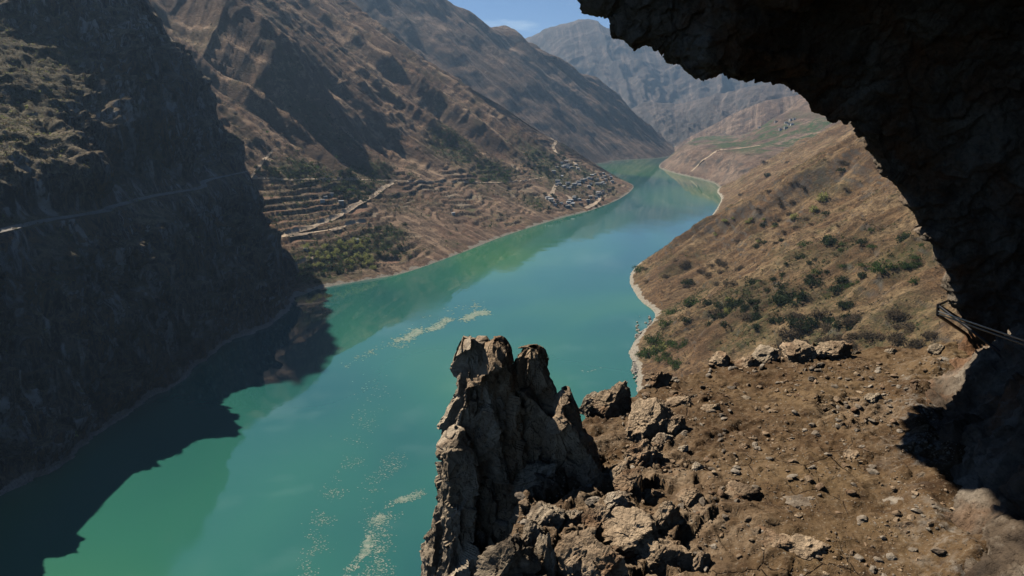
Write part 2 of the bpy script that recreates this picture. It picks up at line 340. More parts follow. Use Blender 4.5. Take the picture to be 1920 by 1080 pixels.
# --- hazy mountains at the head of the gorge
def ridge_mass(name, sky_, foot, mat, label, wl, amp, seed, nu=360, nv=200, mids=None):
    top = np.array([at(*p) for p in sky_]); bot = np.array([at(*p) for p in foot]); back = top+(top-bot)*[1.0, .9, 0]+[0, 0, -250]
    rows = [bot+(bot-top)*.1, bot]+[bot+(top-bot)*np.array([f, f, g]) for f, g in ((.33, .26), (.66, .6))]+[top, top*.75+back*.25, back]
    C = np.stack(rows); tv = params([3, nv//3, nv//3, nv//3, 12, 4]); tu = np.linspace(0, len(top)-1, nu)
    G = np.swapaxes(cr(np.swapaxes(cr(C, tv), 0, 1), tu), 0, 1); a = np.interp(tu, np.arange(len(top)), arc(top[:, :2])); A_ = np.broadcast_to(a[None, :], G.shape[:2])
    Z = G[..., 2]; N_ = grid_normals(G); N_ *= np.sign(N_[..., 2:3]+1e-9)
    fr = sstep(0, .8, tv/4)[:, None]*np.ones_like(Z)
    fade = np.where(tv <= 4, 1-.75*sstep(2.6, 4, tv), .25)[:, None]
    d = (gullies(A_, Z, G, wl, amp, seed, -1e4, -1e3, .6)*fade+gullies(A_, Z, G, wl*.37, amp*.4, seed+3, -1e4, -1e3, .6)*fade+fbm(G/(wl*.5), 5, .55, seed)*amp*.35*fade+(ridged(G/(wl*.4), 4, .5, seed)-.8)*amp*.35*fade)*fr
    return build(name, G+N_*d[..., None], mat, label, 'mountain', along=A_)
ridge_mass('hazy_mountain', [(700, 200, 6200), (860, 130, 6100), (980, 76, 6000), (1020, 58, 5900), (1060, 46, 5800), (1110, 38, 5700), (1150, 55, 5600), (1250, 75, 5500), (1400, 100, 5400), (1600, 130, 5300), (1850, 170, 5200)],
           [(800, 300, 4300), (900, 300, 4250), (1000, 300, 4200), (1060, 300, 4150), (1120, 300, 4100), (1180, 300, 4050), (1240, 296, 4000), (1300, 290, 3950), (1380, 285, 3900), (1500, 280, 3850), (1700, 280, 3800)],
           M['slope_blue'], 'tall blue hazy mountain closing the gorge', 620, 110, 23)
ridge_mass('middle_mountain', [(1090, 300, 4300), (1130, 250, 4250), (1170, 215, 4200), (1215, 190, 4150), (1270, 195, 4100), (1330, 182, 4000), (1390, 168, 3900), (1450, 160, 3800), (1550, 150, 3700), (1750, 140, 3600)],
           [(1130, 305, 3500), (1165, 303, 3450), (1205, 301, 3400), (1245, 300, 3300), (1265, 300, 3200), (1285, 300, 3100), (1320, 300, 3000), (1370, 300, 2900), (1460, 300, 2850), (1650, 300, 2800)],
           M['slope_blue'], 'bare mauve brown hills folded behind the river bend', 320, 60, 33)
ridge_mass('side_ridge', [(1262, 278, 3000), (1300, 255, 2980), (1340, 232, 2950), (1390, 205, 2900), (1440, 190, 2850), (1500, 178, 2800), (1620, 165, 2700), (1800, 150, 2600)],
           [(1270, 305, 2500), (1300, 304, 2480), (1335, 304, 2450), (1380, 304, 2420), (1440, 304, 2400), (1520, 304, 2380), (1640, 304, 2350), (1800, 304, 2300)],
           M['slope_far'], 'pale slanting ridge on the right bank behind the green terrace', 170, 26, 43, 260, 120)

# --- right bank bench with the green fields and bare bank
sh = [(1262, 292), (1243, 303), (1236, 314), (1262, 324), (1300, 333), (1337, 343), (1352, 352)]
S = np.array([at_z(*p)[:2] for p in sh]); S = np.vstack([S[0]+[120, 260], S, S[-1]+[25, -120], S[-1]+[90, -300]]); n = len(S)
rowsD = []
Ou = np.array([(.9, .3), (.95, .1), (.97, .05), (.95, -.05), (.75, .55), (.66, .75), (.7, .7), (.8, .5), (.9, .2), (.95, .0)])[:n]; Ou = Ou/np.linalg.norm(Ou, axis=1)[:, None]
for r, z in ((-25, -12), (0, 0), (38, 26), (75, 52), (112, 64), (180, 71), (300, 88), (520, 150), (820, 250), (1100, 300)):
    rowsD.append(np.concatenate([S+Ou*r, np.full((n, 1), float(z))], 1))
C = np.stack(rowsD); tv = params([4, 26, 26, 16, 16, 26, 40, 30, 10]); tu = np.linspace(0, n-1, 300)
G = np.swapaxes(cr(np.swapaxes(cr(C, tv), 0, 1), tu), 0, 1); Z = G[..., 2]; N_ = grid_normals(G); N_ *= np.sign(N_[..., 2:3]+1e-9)
G = G+N_*(fbm(G/110, 4, seed=61)*7*sstep(3, 50, Z)+(ridged(G/60, 3, seed=62)-.8)*6*sstep(3, 40, Z)*np.where(Z > 62, .3, 1.0))[..., None]
vegD = sstep(-.25, .15, fbm(G/70, 3, seed=63)).ravel()*(sstep(56, 70, Z)*sstep(170, 120, Z)+.8*sstep(10, 20, Z)*sstep(0, 1, (2.9-np.broadcast_to(tu[None], Z.shape)))).ravel()
build('river_bench', G, M['slope_far'], 'flat topped bench with green fields above a bare bank on the right shore', 'hill', np.clip(vegD, 0, 1))

# --- right bank slope
sh = [(1352, 350), (1345, 360), (1352, 374), (1332, 408), (1302, 440), (1262, 470), (1205, 490), (1181, 520), (1196, 558), (1228, 590), (1200, 628), (1180, 660), (1192, 690)]
S = np.array([at_z(*p)[:2] for p in sh]); S = np.vstack([S[0]+[70, 130], S, [66, 350], [55, 250], [40, 130], [28, 30], [20, -90]]); n = len(S)
Ou = np.tile([.92, -.38], (n, 1)).astype(float); ang = np.interp(np.arange(n), [0, 7, 9, 13, n-1], [-20, -20, -14, -8, 0]); Ou = np.stack([np.cos(np.radians(ang)), np.sin(np.radians(ang))], 1)
TT = np.interp(np.arange(n), [0, 2, 6, 9, 13, n-1], [.58, .62, .66, .64, .60, .50]); ZM = np.interp(np.arange(n), [0, 1, 2, 4, 6, 10, n-1], [60, 130, 215, 260, 300, 320, 300])
rowsE = []
for f in (-1, 0, .03, .1, .22, .4, .6, .8, 1.0, 1.02):
    z = np.full(n, -12.) if f < 0 else ZM*min(f, 1); r = np.full(n, -14.) if f < 0 else z/TT+(0 if f <= 1 else 200)
    z = z if f <= 1 else z*.9; rowsE.append(np.concatenate([S+Ou*r[:, None], z[:, None]], 1))
C = np.stack(rowsE); tv = params([6, 20, 50, 90, 110, 110, 50, 20, 6]); tu = params([10, 18, 18, 36, 36, 40, 46, 40, 36, 36, 36, 34, 34, 40, 40, 20, 10, 6])
G = np.swapaxes(cr(np.swapaxes(cr(C, tv), 0, 1), tu), 0, 1); Z = G[..., 2]; N_ = grid_normals(G); N_ *= np.sign(N_[..., 2:3]+1e-9)
a = np.interp(tu, np.arange(n), arc(S)); A_ = np.broadcast_to(a[None, :], Z.shape)
d = gullies(A_+Z*.5, Z, G, 120, 15, 71, 6, 50, .5)+gullies(A_+Z*.5, Z, G, 42, 6.5, 73, 4, 30, .5)+gullies(A_+Z*.6, Z, G, 17, 1.3, 75, 3, 20, .5)+fbm(G/60, 4, seed=72)*5*sstep(2, 30, Z)+(ridged(G/14, 3, .6, seed=74)-.8)*1.1*sstep(0, 6, Z)+fbm(G/3.2, 3, .6, seed=76)*.45
G = G+N_*d[..., None]
GV = G.reshape(-1, 3); vegE = np.zeros(len(GV)); BE = []
for px, py, r in [(1230, 640, 36), (1250, 590, 40), (1300, 560, 40), (1210, 510, 18), (1370, 560, 60), (1450, 570, 60), (1400, 620, 40), (1560, 560, 50), (1500, 480, 40), (1600, 470, 60), (1700, 480, 60), (1680, 600, 60), (1550, 620, 60)]:
    c = near_world(GV, px, py); R = r*project(c[None])[2][0]/F*1.3; BE.append((c, R)); vegE = np.maximum(vegE, np.exp(-((GV-c)**2).sum(-1)/R**2))
vegE = np.clip(vegE*.5+.3*sstep(.1, .6, fbm(GV/25, 3, seed=81)), 0, 1)
right_slope = build('hillside', G, M['slope_right'], 'sunlit dry hillside with scattered shrubs on the right bank', 'hill', vegE, along=A_+Z*.5)
HILL = G

# --- the dark cliff on the left
sh = [(0, 935), (100, 880), (172, 820), (250, 762), (345, 712), (362, 690), (430, 640), (520, 602), (545, 572)]
S = [at_z(*p)[:2].tolist() for p in sh]; S = np.array([[-225, -250], [-215, -60], [-210, 90], [-208, 190]]+S+[[-183, 588], [-205, 640], [-245, 680], [-330, 700], [-460, 710]])
n = len(S); yk = S[:, 1]
Ou = np.array([(-1, 0)]*(n-8)+[(-.98, .12), (-.95, .25), (-.9, .32), (-.75, .66), (-.9, .45), (-.95, .3), (-1, .1), (-1, 0)]); 
Zl = [-15, 0, 6, 40, 70, 96, 100, 125, 160, 215, 280, 340, 420, 520]
rowsA = []
brk = np.array([np.interp(y, [-250, 100, 262, 314, 387, 425, 485, 503, 530, 570, 1000], [70, 90, 104, 108, 120, 139, 169, 195, 215, 230, 420]) for y in yk]); brk[-5:] = 420
st = np.array([np.interp(y, [-250, 100, 262, 400, 500, 570, 600, 700], [.35, .33, .30, .31, .44, .76, .70, .62]) for y in yk])
for z in Zl:
    r = np.where(z < brk, np.maximum(z, 0)*st, brk*st+(z-brk)*1.9)
    if z >= 100: r = r+6.5                       # the bench of the cliff path
    if z < 0: r = r-9
    rowsA.append(np.concatenate([S+Ou*r[:, None], np.full((n, 1), float(z))], 1))
NOSE = np.array([(-15, -176, 582), (0, -183, 588), (40, -208, 635), (70, -232, 665), (94, -247, 685), (158, -282, 700), (255, -342, 722), (372, -406, 690), (520, -490, 680)], float)
for row, z in zip(rowsA, Zl): row[n-5, :2] = [np.interp(z, NOSE[:, 0], NOSE[:, 1]), np.interp(z, NOSE[:, 0], NOSE[:, 2])]
C = np.stack(rowsA); tv = params([6, 10, 34, 28, 30, 9, 30, 50, 70, 70, 50, 30, 14]); tu = params([4, 6, 16, 44, 34, 30, 34, 44, 14, 40, 50, 34, 26, 26, 20, 20, 12])
G = np.swapaxes(cr(np.swapaxes(cr(C, tv), 0, 1), tu), 0, 1); Z = G[..., 2]; N_ = grid_normals(G); N_ *= np.sign(N_[..., 0:1]+1e-9)
bench = np.exp(-((Z-98)/5.0)**2)
fa, fe = facet(G*np.array([1, 1, .6])+fbm(G/20, 2, seed=95)[..., None]*6, 26, 3); fb, _ = facet(G*np.array([1, 1, .55])+fbm(G/8, 2, seed=96)[..., None]*2, 9, 5)
fd_, _ = facet(G*np.array([1, 1, .5])+fbm(G/4, 2, seed=98)[..., None]*1.5, 3.6, 15)
d = fbm(G/90, 3, seed=91)*9+(ridged(G*np.array([1, 1, .30])/38, 4, .6, seed=92)-.9)*8.5+fa*(6.0-3.4*sstep(70, 120, Z))+fb*(3.2-1.6*sstep(90, 140, Z))+fd_*1.0+(ridged(G*np.array([1, 1, .4])/7, 3, .6, seed=93)-.8)*1.5
d *= sstep(0, 14, Z)*.9+.25
bk = np.interp(tu, np.arange(n), brk)[None]; shoulder = sstep(-4, 14, Z-bk)*sstep(540, 500, G[..., 1]); tvc = tv[:, None]; bench = sstep(4.2, 4.9, tvc)*sstep(6.8, 6.1, tvc); d = d+(-(fa*2.6+fb*1.6+fd_*1.0)*.9)*sstep(600, 670, G[..., 1]); d *= (1-.96*bench)*(1-.72*shoulder); d += shoulder*fbm(G/7, 3, .6, seed=97)*1.1
G = G+N_*d[..., None]
vegA = np.clip(shoulder*.45+.25*sstep(.2, .5, fbm(G/22, 2, seed=94)), 0, 1).ravel()
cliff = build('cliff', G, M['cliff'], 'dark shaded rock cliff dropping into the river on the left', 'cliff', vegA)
CLIFF = G; tv_cliff = tv

# ------------------------------------------------------------------ river
m, nt, b = new_mat('river_water', .06, 1.0); N = NT(nt); b.inputs['IOR'].default_value = 1.48
big = N.noise(.0035, 3, .5, N.mapping((1, .45, 1)), .8)
c = N.ramp(big, [(.38, (.018, .098, .090)), (.5, (.032, .148, .102)), (.62, (.060, .195, .092))])
N.l(c, b.inputs['Base Color'])
hh = N.math('ADD', N.noise(.35, 4, .6, N.mapping((1, .6, 1))), N.math('MULTIPLY', N.noise(.05, 2), 2.0)); hh = N.math('MULTIPLY', hh, N.rng(N.noise(.008, 3, .6, N.mapping((1, .4, 1)), 1.5), .42, .60, .25, 2.2)); N.l(N.bump(hh, .022, .5), b.inputs['Normal']); N.l(N.rng(N.noise(.006, 4, .6, N.mapping((1, .35, 1)), 2.0), .45, .62, .02, .09), b.inputs['Roughness'])
river = link('river', mesh_np('river', [(-1200, -700, 0), (2500, -700, 0), (2500, 5200, 0), (-1200, 5200, 0)], [(0, 1, 2, 3)]), m)
tag(river, 'calm turquoise green river winding through the gorge', 'river', kind='structure')
gm, nt, b = new_mat('base_ground'); b.inputs['Base Color'].default_value = (.10, .08, .06, 1)
ground = link('ground', mesh_np('ground', [(-9000, -3000, -16), (9000, -3000, -16), (9000, 12000, -16), (-9000, 12000, -16)], [(0, 1, 2, 3)]), gm)
tag(ground, 'bed rock under the river and mountains', 'ground', kind='structure')

# ------------------------------------------------------------------ rock ledge under the viewer (metres)
EDGE = np.array([(9.0, 8.0), (6.2, 7.7), (4.7, 7.28), (3.9, 7.35), (2.99, 7.1), (2.3, 7.05), (1.81, 6.8), (1.43, 6.5), (1.1, 5.95), (.66, 5.55), (.42, 5.1), (.2, 4.7), (-.02, 4.3), (-.05, 3.9), (-.02, 3.4), (-.15, 2.6), (-.4, 1.2), (-.5, -3), (-.5, -9)])
def edge_sd(x, y):
    """signed distance to the ledge rim, positive on the ledge"""
    P = np.stack([x, y], -1); best = np.full(x.shape, 1e9); sgn = np.ones(x.shape)
    for k in range(len(EDGE)-1):
        A0, B0 = EDGE[k], EDGE[k+1]; dv, t = seg_dist(P, A0, B0); dd = np.linalg.norm(dv, axis=-1); ab = B0-A0
        cr_ = ab[0]*(P[..., 1]-A0[1])-ab[1]*(P[..., 0]-A0[0]); m = dd < best-1e-9; best = np.where(m, dd, best); sgn = np.where(m, np.sign(cr_), sgn)
    return best*sgn
def ax(lo, a0, b0, hi, fine, coarse):
    return np.concatenate([np.linspace(lo, a0, coarse, endpoint=False), np.arange(a0, b0, fine), np.linspace(b0, hi, coarse)])
gx = ax(-3.5, -.75, 5.3, 9, .0125, 24); gy = ax(-6, 2.9, 7.9, 13, .0125, 30)
X, Y = np.meshgrid(gx, gy); s_ = edge_sd(X, Y); P0 = np.stack([X, Y, np.zeros_like(X)], -1)
wob = fbm(P0*1.3, 3, seed=101)*.16+fbm(P0*5, 2, seed=102)*.05; s_ = s_+wob
Zg = np.full_like(X, -2.42)+fbm(P0*.55, 3, seed=103)*.07+fbm(P0*2.3, 3, seed=104)*.028
Zg += -.10*sstep(1.6, 0, X-.2)*sstep(6, 3, Y)-.03*(X < 0)
# buried rock showing through: diagonal outcrops at the left and low slabs in the middle
rot = np.stack([X*.80+Y*.60, -X*.60+Y*.80, np.zeros_like(X)], -1)
rm = sstep(1.75, .35, s_+.5*fbm(P0*.9, 2, seed=105))*sstep(6.0, 4.2, Y)
out = (ridged(rot*np.array([1.1, 3.0, 1]), 4, .55, seed=106)-.85)
fc, fe = facet(P0*np.array([1, 1, 1])+fbm(P0*2, 2, seed=107)[..., None]*.2, .42, 7); fc2, _ = facet(P0, .16, 9)
Zg += rm*(out*.08+fc*.075+fc2*.03)
mid = sstep(.15, .55, fbm(P0*.8+3, 3, seed=108))*(1-rm); Zg += mid*((ridged(rot*np.array([1.6, 2.6, 1]), 4, .6, seed=109)-.9)*.07+fc2*.02)
Zg += (ridged(P0*5, 4, .62, seed=110)-.8)*.019*sstep(-.5, .4, fbm(P0*.9, 2, seed=116)+.25)+fbm(P0*20, 3, .6, seed=111)*.008+np.clip(facet(P0, .11, 31)[0]-.12, 0, .5)*.045*sstep(.0, .35, fbm(P0*1.6, 3, seed=117))
peb = np.clip(.33-facet(P0, .085, 4)[1]*0-np.abs(perlin(P0*11, 5)), 0, 1)
Zg += .012*sstep(.42, .62, perlin(P0*13, 6))*sstep(-.1, .3, fbm(P0*1.5, 2, seed=112)+.1)
foot = np.array([(4.44, 6.9), (3.6, 5.95), (3.0, 4.75), (2.87, 4.2), (2.52, 3.4), (2.2, 2)])
fd = np.full_like(X, 1e9)
for k in range(len(foot)-1):
    dv, t = seg_dist(np.stack([X, Y], -1), foot[k], foot[k+1]); fd = np.minimum(fd, np.linalg.norm(dv, axis=-1))
Zg += .16*np.exp(-(fd/.28)**2)*(.6+.6*fbm(P0*2.2, 3, seed=113))
drop = np.clip(-s_, 0, None)
Zg -= sstep(0, .25, drop)*.2+drop*2.6+np.clip(drop-.8, 0, None)*1.5
Pl = np.stack([X, Y, Zg], -1); cliffy = sstep(.0, .15, drop)
fP = Pl*np.array([1, 1, 1.0]); v1, _ = facet(fP+fbm(Pl, 2, seed=114)[..., None]*.3, .7, 11); v2, _ = facet(fP, .25, 13)
off = cliffy*(v1*.22+v2*.07)
Pl[..., 0] -= off*.8; Pl[..., 1] += off*.5; Pl[..., 2] += off*.4
Pl[..., 2] = np.maximum(Pl[..., 2], -16)
Pl += EYE
me = mesh_np('ledge', Pl.reshape(-1, 3), grid_faces(*X.shape))
attr(me, 'rocky', np.clip(rm*.9*sstep(-.15, .1, out+fc*.5)+cliffy+mid*.35*sstep(-.1, .1, out), 0, 1)); attr(me, 'dust', np.exp(-(fd/.30)**2)*sstep(-.25, .25, fbm(P0*1.7, 3, seed=115)+.05))
m, nt, b = new_mat('packed_earth', .95, .15); N = NT(nt)
p_ = N.n('ShaderNodeVectorMath', operation='SUBTRACT'); N.l(N.pos, p_.inputs[0]); p_.inputs[1].default_value = (0, 0, 148); N.pos = p_.outputs[0]
n1 = N.noise(.7, 5, .6); n2 = N.noise(5, 7, .7); n3 = N.noise(34, 5, .75)
c = N.ramp(n1, [(.34, (.062, .034, .016)), (.48, (.108, .063, .030)), (.62, (.185, .120, .060))])
c = N.mix(N.rng(n2, .46, .62, 0, .7), c, (.17, .112, .062)); c = N.mix(N.rng(n2, .46, .36, 0, .7), c, (.042, .024, .014))
c = N.mix(N.rng(n3, .56, .70, 0, .8), c, (.34, .28, .20)); c = N.mix(N.rng(n3, .44, .33, 0, .7), c, (.035, .022, .014))
crk = N.rng(N.voro(3.4, 'DISTANCE_TO_EDGE', N.mix(.10, N.pos, N.n('ShaderNodeTexNoise').outputs['Color'], 'ADD')), .0, .016)
crm = N.rng(N.noise(.9, 2), .52, .60); crk = N.math('MAXIMUM', crk, N.math('SUBTRACT', 1.0, crm))
c = N.mix(crk, (.03, .018, .012), c)
rk = N.ramp(N.noise(2.2, 7, .65), [(.33, (.10, .07, .048)), (.47, (.26, .175, .105)), (.6, (.40, .30, .20)), (.7, (.24, .13, .07))])
rk = N.mix(N.rng(n3, .5, .36, 0, .7), rk, (.06, .042, .03))
c = N.mix(N.math('MULTIPLY', N.attr('rocky'), N.rng(n2, .36, .5, .45, 1)), c, rk)
c = N.mix(N.math('MULTIPLY', N.attr('dust'), N.rng(N.noise(9, 6, .75), .48, .66, 0, .8)), c, (.40, .37, .32))
N.l(c, b.inputs['Base Color'])
h = N.math('ADD', N.math('ADD', N.math('MULTIPLY', n2, .5), N.math('MULTIPLY', n3, .5)), N.math('MULTIPLY', crk, .45)); N.l(N.bump(h, .035, 1.0), b.inputs['Normal'])
ledge = link('ledge_ground', me, m); tag(ledge, 'trodden brown earth ledge with embedded stones at the cave mouth', 'ledge', kind='structure')
LEDGE = bvh_of(me)

# ------------------------------------------------------------------ overhanging cave rock
rim = [(-500, -2600, 4.2), (120, -1500, 4.8), (590, -800, 5.4), (868, -380, 5.8), (1012, -130, 6.1), (1092, -20, 6.3), (1118, 6, 6.3), (1152, 24, 6.3), (1164, 60, 6.3), (1204, 86, 6.3), (1252, 88, 6.3), (1272, 112, 6.3), (1306, 142, 6.3), (1378, 160, 6.4), (1450, 172, 6.5), (1515, 202, 6.6),  # unseen start of the rim, bent left to throw shade on the right wall
       (1578, 236, 6.7), (1620, 268, 6.8), (1665, 308, 6.9), (1718, 362, 7.0), (1742, 428, 7.1), (1770, 503, 7.2), (1798, 566, 7.3), (1810, 620, 7.3), (1798, 668, 7.2), (1765, 705, 6.9), (1724, 742, 6.4), (1738, 800, 5.75), (1748, 860, 5.2), (1790, 932, 4.65), (1836, 1080, 3.85), (1880, 1300, 3.0), (1980, 1800, 2.1), (2300, 3000, 1.2)]
R = np.array([at(*q) for q in rim]); n = len(R)
oa = np.interp(np.arange(n), [0, 3, 6, 12, 15, 19, 22, 24, 26, 28, 30, n-1], [75, 65, 60, 62, 55, 38, 25, 22, 48, 52, 55, 60]); yk_ = np.interp(np.arange(n), [0, 22, 25, n-1], [1, 1, .5, .4])
Oc = np.stack([np.cos(np.radians(oa)), np.zeros(n), np.sin(np.radians(oa))], 1)
sc_ = np.interp(np.arange(n), [0, 20, 24, 30, n-1], [1.0, 1.0, .9, .75, .6])
rowsK = []
for o_, y_ in [(3.2, 2.6), (1.6, 1.5), (.6, .7), (.15, .25), (0, 0), (.22, -.22), (.7, -.5), (1.5, -.95), (2.5, -1.7), (3.6, -3.2), (4.3, -6), (4.3, -10)]:
    row = R+Oc*(o_*sc_)[:, None]+np.array([0, 1, 0])*(y_*np.where(y_ < 0, sc_*yk_, 1.0))[:, None]
    if y_ > 0: row[24:] = R[24:]+np.array([o_*1.0+.1, 0, -.35*y_-.1])      # the foot of the wall runs on underground
    if y_ < -.9:                                      # unseen roof brought lower to keep sun off the lower right wall
        ao, ay = {-.95: (1.25, -1.6), -1.7: (1.75, -2.7), -3.2: (2.2, -4.4), -6: (2.4, -6.5), -10: (2.4, -10)}[y_]; bl = np.interp(np.arange(n), [0, 13, 18, n-1], [1, 1, 0, 0])[:, None]
        row = row*(1-bl)+(R+Oc*ao+np.array([0, 1, 0])*ay)*bl
    rowsK.append(row)
cen = EYE+np.array([2.0, -9.5, .5]); rowsK.append(R*.0+cen+(R-R.mean(0))*.15)
C = np.stack(rowsK); tv = params([8, 14, 22, 24, 26, 46, 70, 80, 60, 24, 8, 6]); tu = params([6, 8, 10, 16, 20, 14, 18, 20, 20, 20, 14, 18, 30, 26, 30, 32, 24, 24, 34, 28, 34, 34, 30, 26, 26, 28, 30, 32, 44, 60, 40, 16, 8])
G = np.swapaxes(cr(np.swapaxes(cr(C, tv), 0, 1), tu), 0, 1); L = G-EYE
N_ = grid_normals(G); 
mid_ = N_[int(len(tv)*.5), int(len(tu)*.5)]
if mid_[1] > 0: N_ = -N_                                    # towards the viewer
fa, _ = facet(L*np.array([1, 1, .8])+fbm(L, 2, seed=121)[..., None]*.5, 1.3, 17); fb, _ = facet(L+fbm(L*2, 2, seed=122)[..., None]*.25, .45, 19); fc_, _ = facet(L, .17, 23)
strat = perlin(np.stack([L[..., 0]*.5+L[..., 2]*.4, L[..., 1]*.5, (L[..., 2]*1.0+L[..., 0]*.55)*3.2], -1), 5)
fade = sstep(2.0, 4.0, tv)[:, None]*.6+.4
d = fbm(L/1.6, 3, seed=123)*.10+fa*.08+fb*.045+fc_*.03+strat*.04+(ridged(L*3.2, 3, .6, seed=124)-.8)*.03
nearscale = np.interp(np.arange(len(tu)), [0, len(tu)*.75, len(tu)-1], [1, 1, .7])[None]
fe2, _ = facet(L*np.array([1, 1, .8])+fbm(L*4, 2, seed=125)[..., None]*.1, .075, 29)
G = G+N_*((d+fe2*.014+(ridged(L*1.1, 4, .6, seed=126)-.9)*.07)*nearscale)[..., None]
me = mesh_np('cave', G.reshape(-1, 3), grid_faces(*G.shape[:2]))
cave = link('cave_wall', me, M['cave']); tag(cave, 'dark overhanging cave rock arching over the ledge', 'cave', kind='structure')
CAVE = bvh_of(me)

# ------------------------------------------------------------------ haze
hm = bpy.data.materials.new('haze_air'); hm.use_nodes = True; hn = hm.node_tree; hn.nodes.clear()
pv = hn.nodes.new('ShaderNodeVolumePrincipled'); pv.inputs['Color'].default_value = (.48, .72, 1.0, 1); pv.inputs['Density'].default_value = .000068; pv.inputs['Anisotropy'].default_value = .2
ho = hn.nodes.new('ShaderNodeOutputMaterial'); hn.links.new(pv.outputs[0], ho.inputs['Volume'])
x0, x1, y0, y1, z0, z1 = -9100, 9100, -3100, 12100, -17, 1250
hz = link('haze', mesh_np('haze', [(x0, y0, z0), (x1, y0, z0), (x1, y1, z0), (x0, y1, z0), (x0, y0, z1), (x1, y0, z1), (x1, y1, z1), (x0, y1, z1)],
    [(0, 3, 2, 1), (4, 5, 6, 7), (0, 1, 5, 4), (1, 2, 6, 5), (2, 3, 7, 6), (3, 0, 4, 7)], False), hm); tag(hz, kind='stuff')

# ------------------------------------------------------------------ casting rays onto what is built
def hit(px, py, only=None):
    r = ray(px, py); rd = Vector(r).normalized(); best = None
    for nm, bv in TER:
        if only and nm not in only: continue
        h = bv.ray_cast(Vector(EYE), rd)
        if h[0] is not None and (best is None or h[3] < best[1]): best = (h[0], h[3], h[1])
    return best
def down(x, y, bv, z=3000):
    h = bv.ray_cast(Vector((x, y, z)), Vector((0, 0, -1))); return None if h[0] is None else h[0].z
TB = dict(TER)

# ------------------------------------------------------------------ footpaths
def mat_plain(name, col, var=.25, scale=1.0, rough=.95):
    m, nt, b = new_mat(name, rough); N = NT(nt)
    c = N.ramp(N.noise(scale, 5, .7), [(.35, tuple(x*(1-var) for x in col)), (.65, tuple(min(1, x*(1+var)) for x in col))]); N.l(c, b.inputs['Base Color']); return m
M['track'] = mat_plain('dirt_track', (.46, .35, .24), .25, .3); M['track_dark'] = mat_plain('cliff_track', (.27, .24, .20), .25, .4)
def path(pts, width, mat, label, only, lift=.5):
    P = []
    pts = np.array(pts, float); L_ = np.concatenate([[0], np.cumsum(np.linalg.norm(np.diff(pts, axis=0), axis=1))]); k = int(L_[-1]/2.2)+2
    for s_ in np.linspace(0, L_[-1], k):
        h = hit(np.interp(s_, L_, pts[:, 0]), np.interp(s_, L_, pts[:, 1]), only)
        if h: P.append(np.array(h[0]))
    P = np.array(P)
    for _ in range(2): P[1:-1] = (P[:-2]+P[1:-1]*2+P[2:])/4
    T = np.gradient(P, axis=0)[:, :2]; T /= np.maximum(np.linalg.norm(T, axis=1), 1e-6)[:, None]; Nn = np.stack([-T[:, 1], T[:, 0]], 1)
    wv = width*(1+.35*np.array([math.sin(i*1.7+pts[0][0])+.5*math.sin(i*.63) for i in range(len(P))])*.5)
    rows = []
    for s_ in (-.5, -.17, .17, .5):
        Q = P.copy(); Q[:, :2] += Nn*(s_*wv)[:, None]
        for i in range(len(Q)):
            z = down(Q[i, 0], Q[i, 1], TB[only[0]]); Q[i, 2] = max(P[i, 2]-1.2, z if z is not None and abs(z-P[i, 2]) < 9 else P[i, 2])+lift
        rows.append(Q)
    G = np.stack(rows, 1); o = link('dirt_path', mesh_np('dirt_path', G.reshape(-1, 3), grid_faces(G.shape[0], 4)), mat); tag(o, label, 'path', kind='structure')
ms = ['mountain_slope']
path([(515, 449), (545, 437), (580, 428), (620, 412), (648, 398), (668, 384), (700, 368), (720, 352), (738, 343)], 5.0, M['track'], 'pale dirt track climbing across the terraced fan', ms)
path([(520, 446), (575, 438), (630, 430), (660, 420), (686, 415)], 3.2, M['track'], 'lower branch of the pale dirt track on the fan', ms)
path([(541, 512), (556, 498), (572, 488), (592, 482)], 3.2, M['track'], 'short pale path down to the water beside the dark cliff', ms)
path([(474, 334), (540, 337), (620, 336), (700, 338), (780, 341), (860, 342), (930, 343), (985, 339), (1022, 332)], 2.0, M['track'], 'level contour road above the terraces', ms)
path([(1028, 258), (1044, 265), (1036, 276), (1044, 288)], 6.5, M['track'], 'bright zigzag track above the village', ms)
path([(1058, 299), (1076, 303), (1083, 314), (1090, 322)], 6.5, M['track'], 'bright track entering the top of the village', ms)
path([(1050, 343), (1040, 350), (1036, 362), (1030, 368)], 6, M['track'], 'pale lane through the middle of the village', ms)
path([(1062, 366), (1070, 372), (1068, 386)], 6, M['track'], 'pale lane ending in the lower village', ms)
path([(1124, 366), (1124, 374), (1116, 382), (1098, 391)], 6.5, M['track'], 'pale lane running down to the village landing', ms)
path([(470, 334), (482, 318), (495, 300), (505, 290), (511, 283)], 2.4, M['track'], 'thin footpath climbing the slope above the road', ms)
uu = np.arange(30, CLIFF.shape[1]-60); ka = np.where((tv_cliff >= 5.15) & (tv_cliff <= 5.95))[0]; P_ = CLIFF[ka][:, uu].copy(); P_[..., 2] += .25
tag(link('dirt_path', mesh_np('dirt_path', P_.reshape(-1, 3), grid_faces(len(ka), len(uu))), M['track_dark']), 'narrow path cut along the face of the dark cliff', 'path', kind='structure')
path([(1296, 322), (1318, 302), (1345, 282), (1372, 280), (1400, 277), (1428, 272)], 6, M['track'], 'pale road on the edge of the flat bench', ['river_bench'], .8)

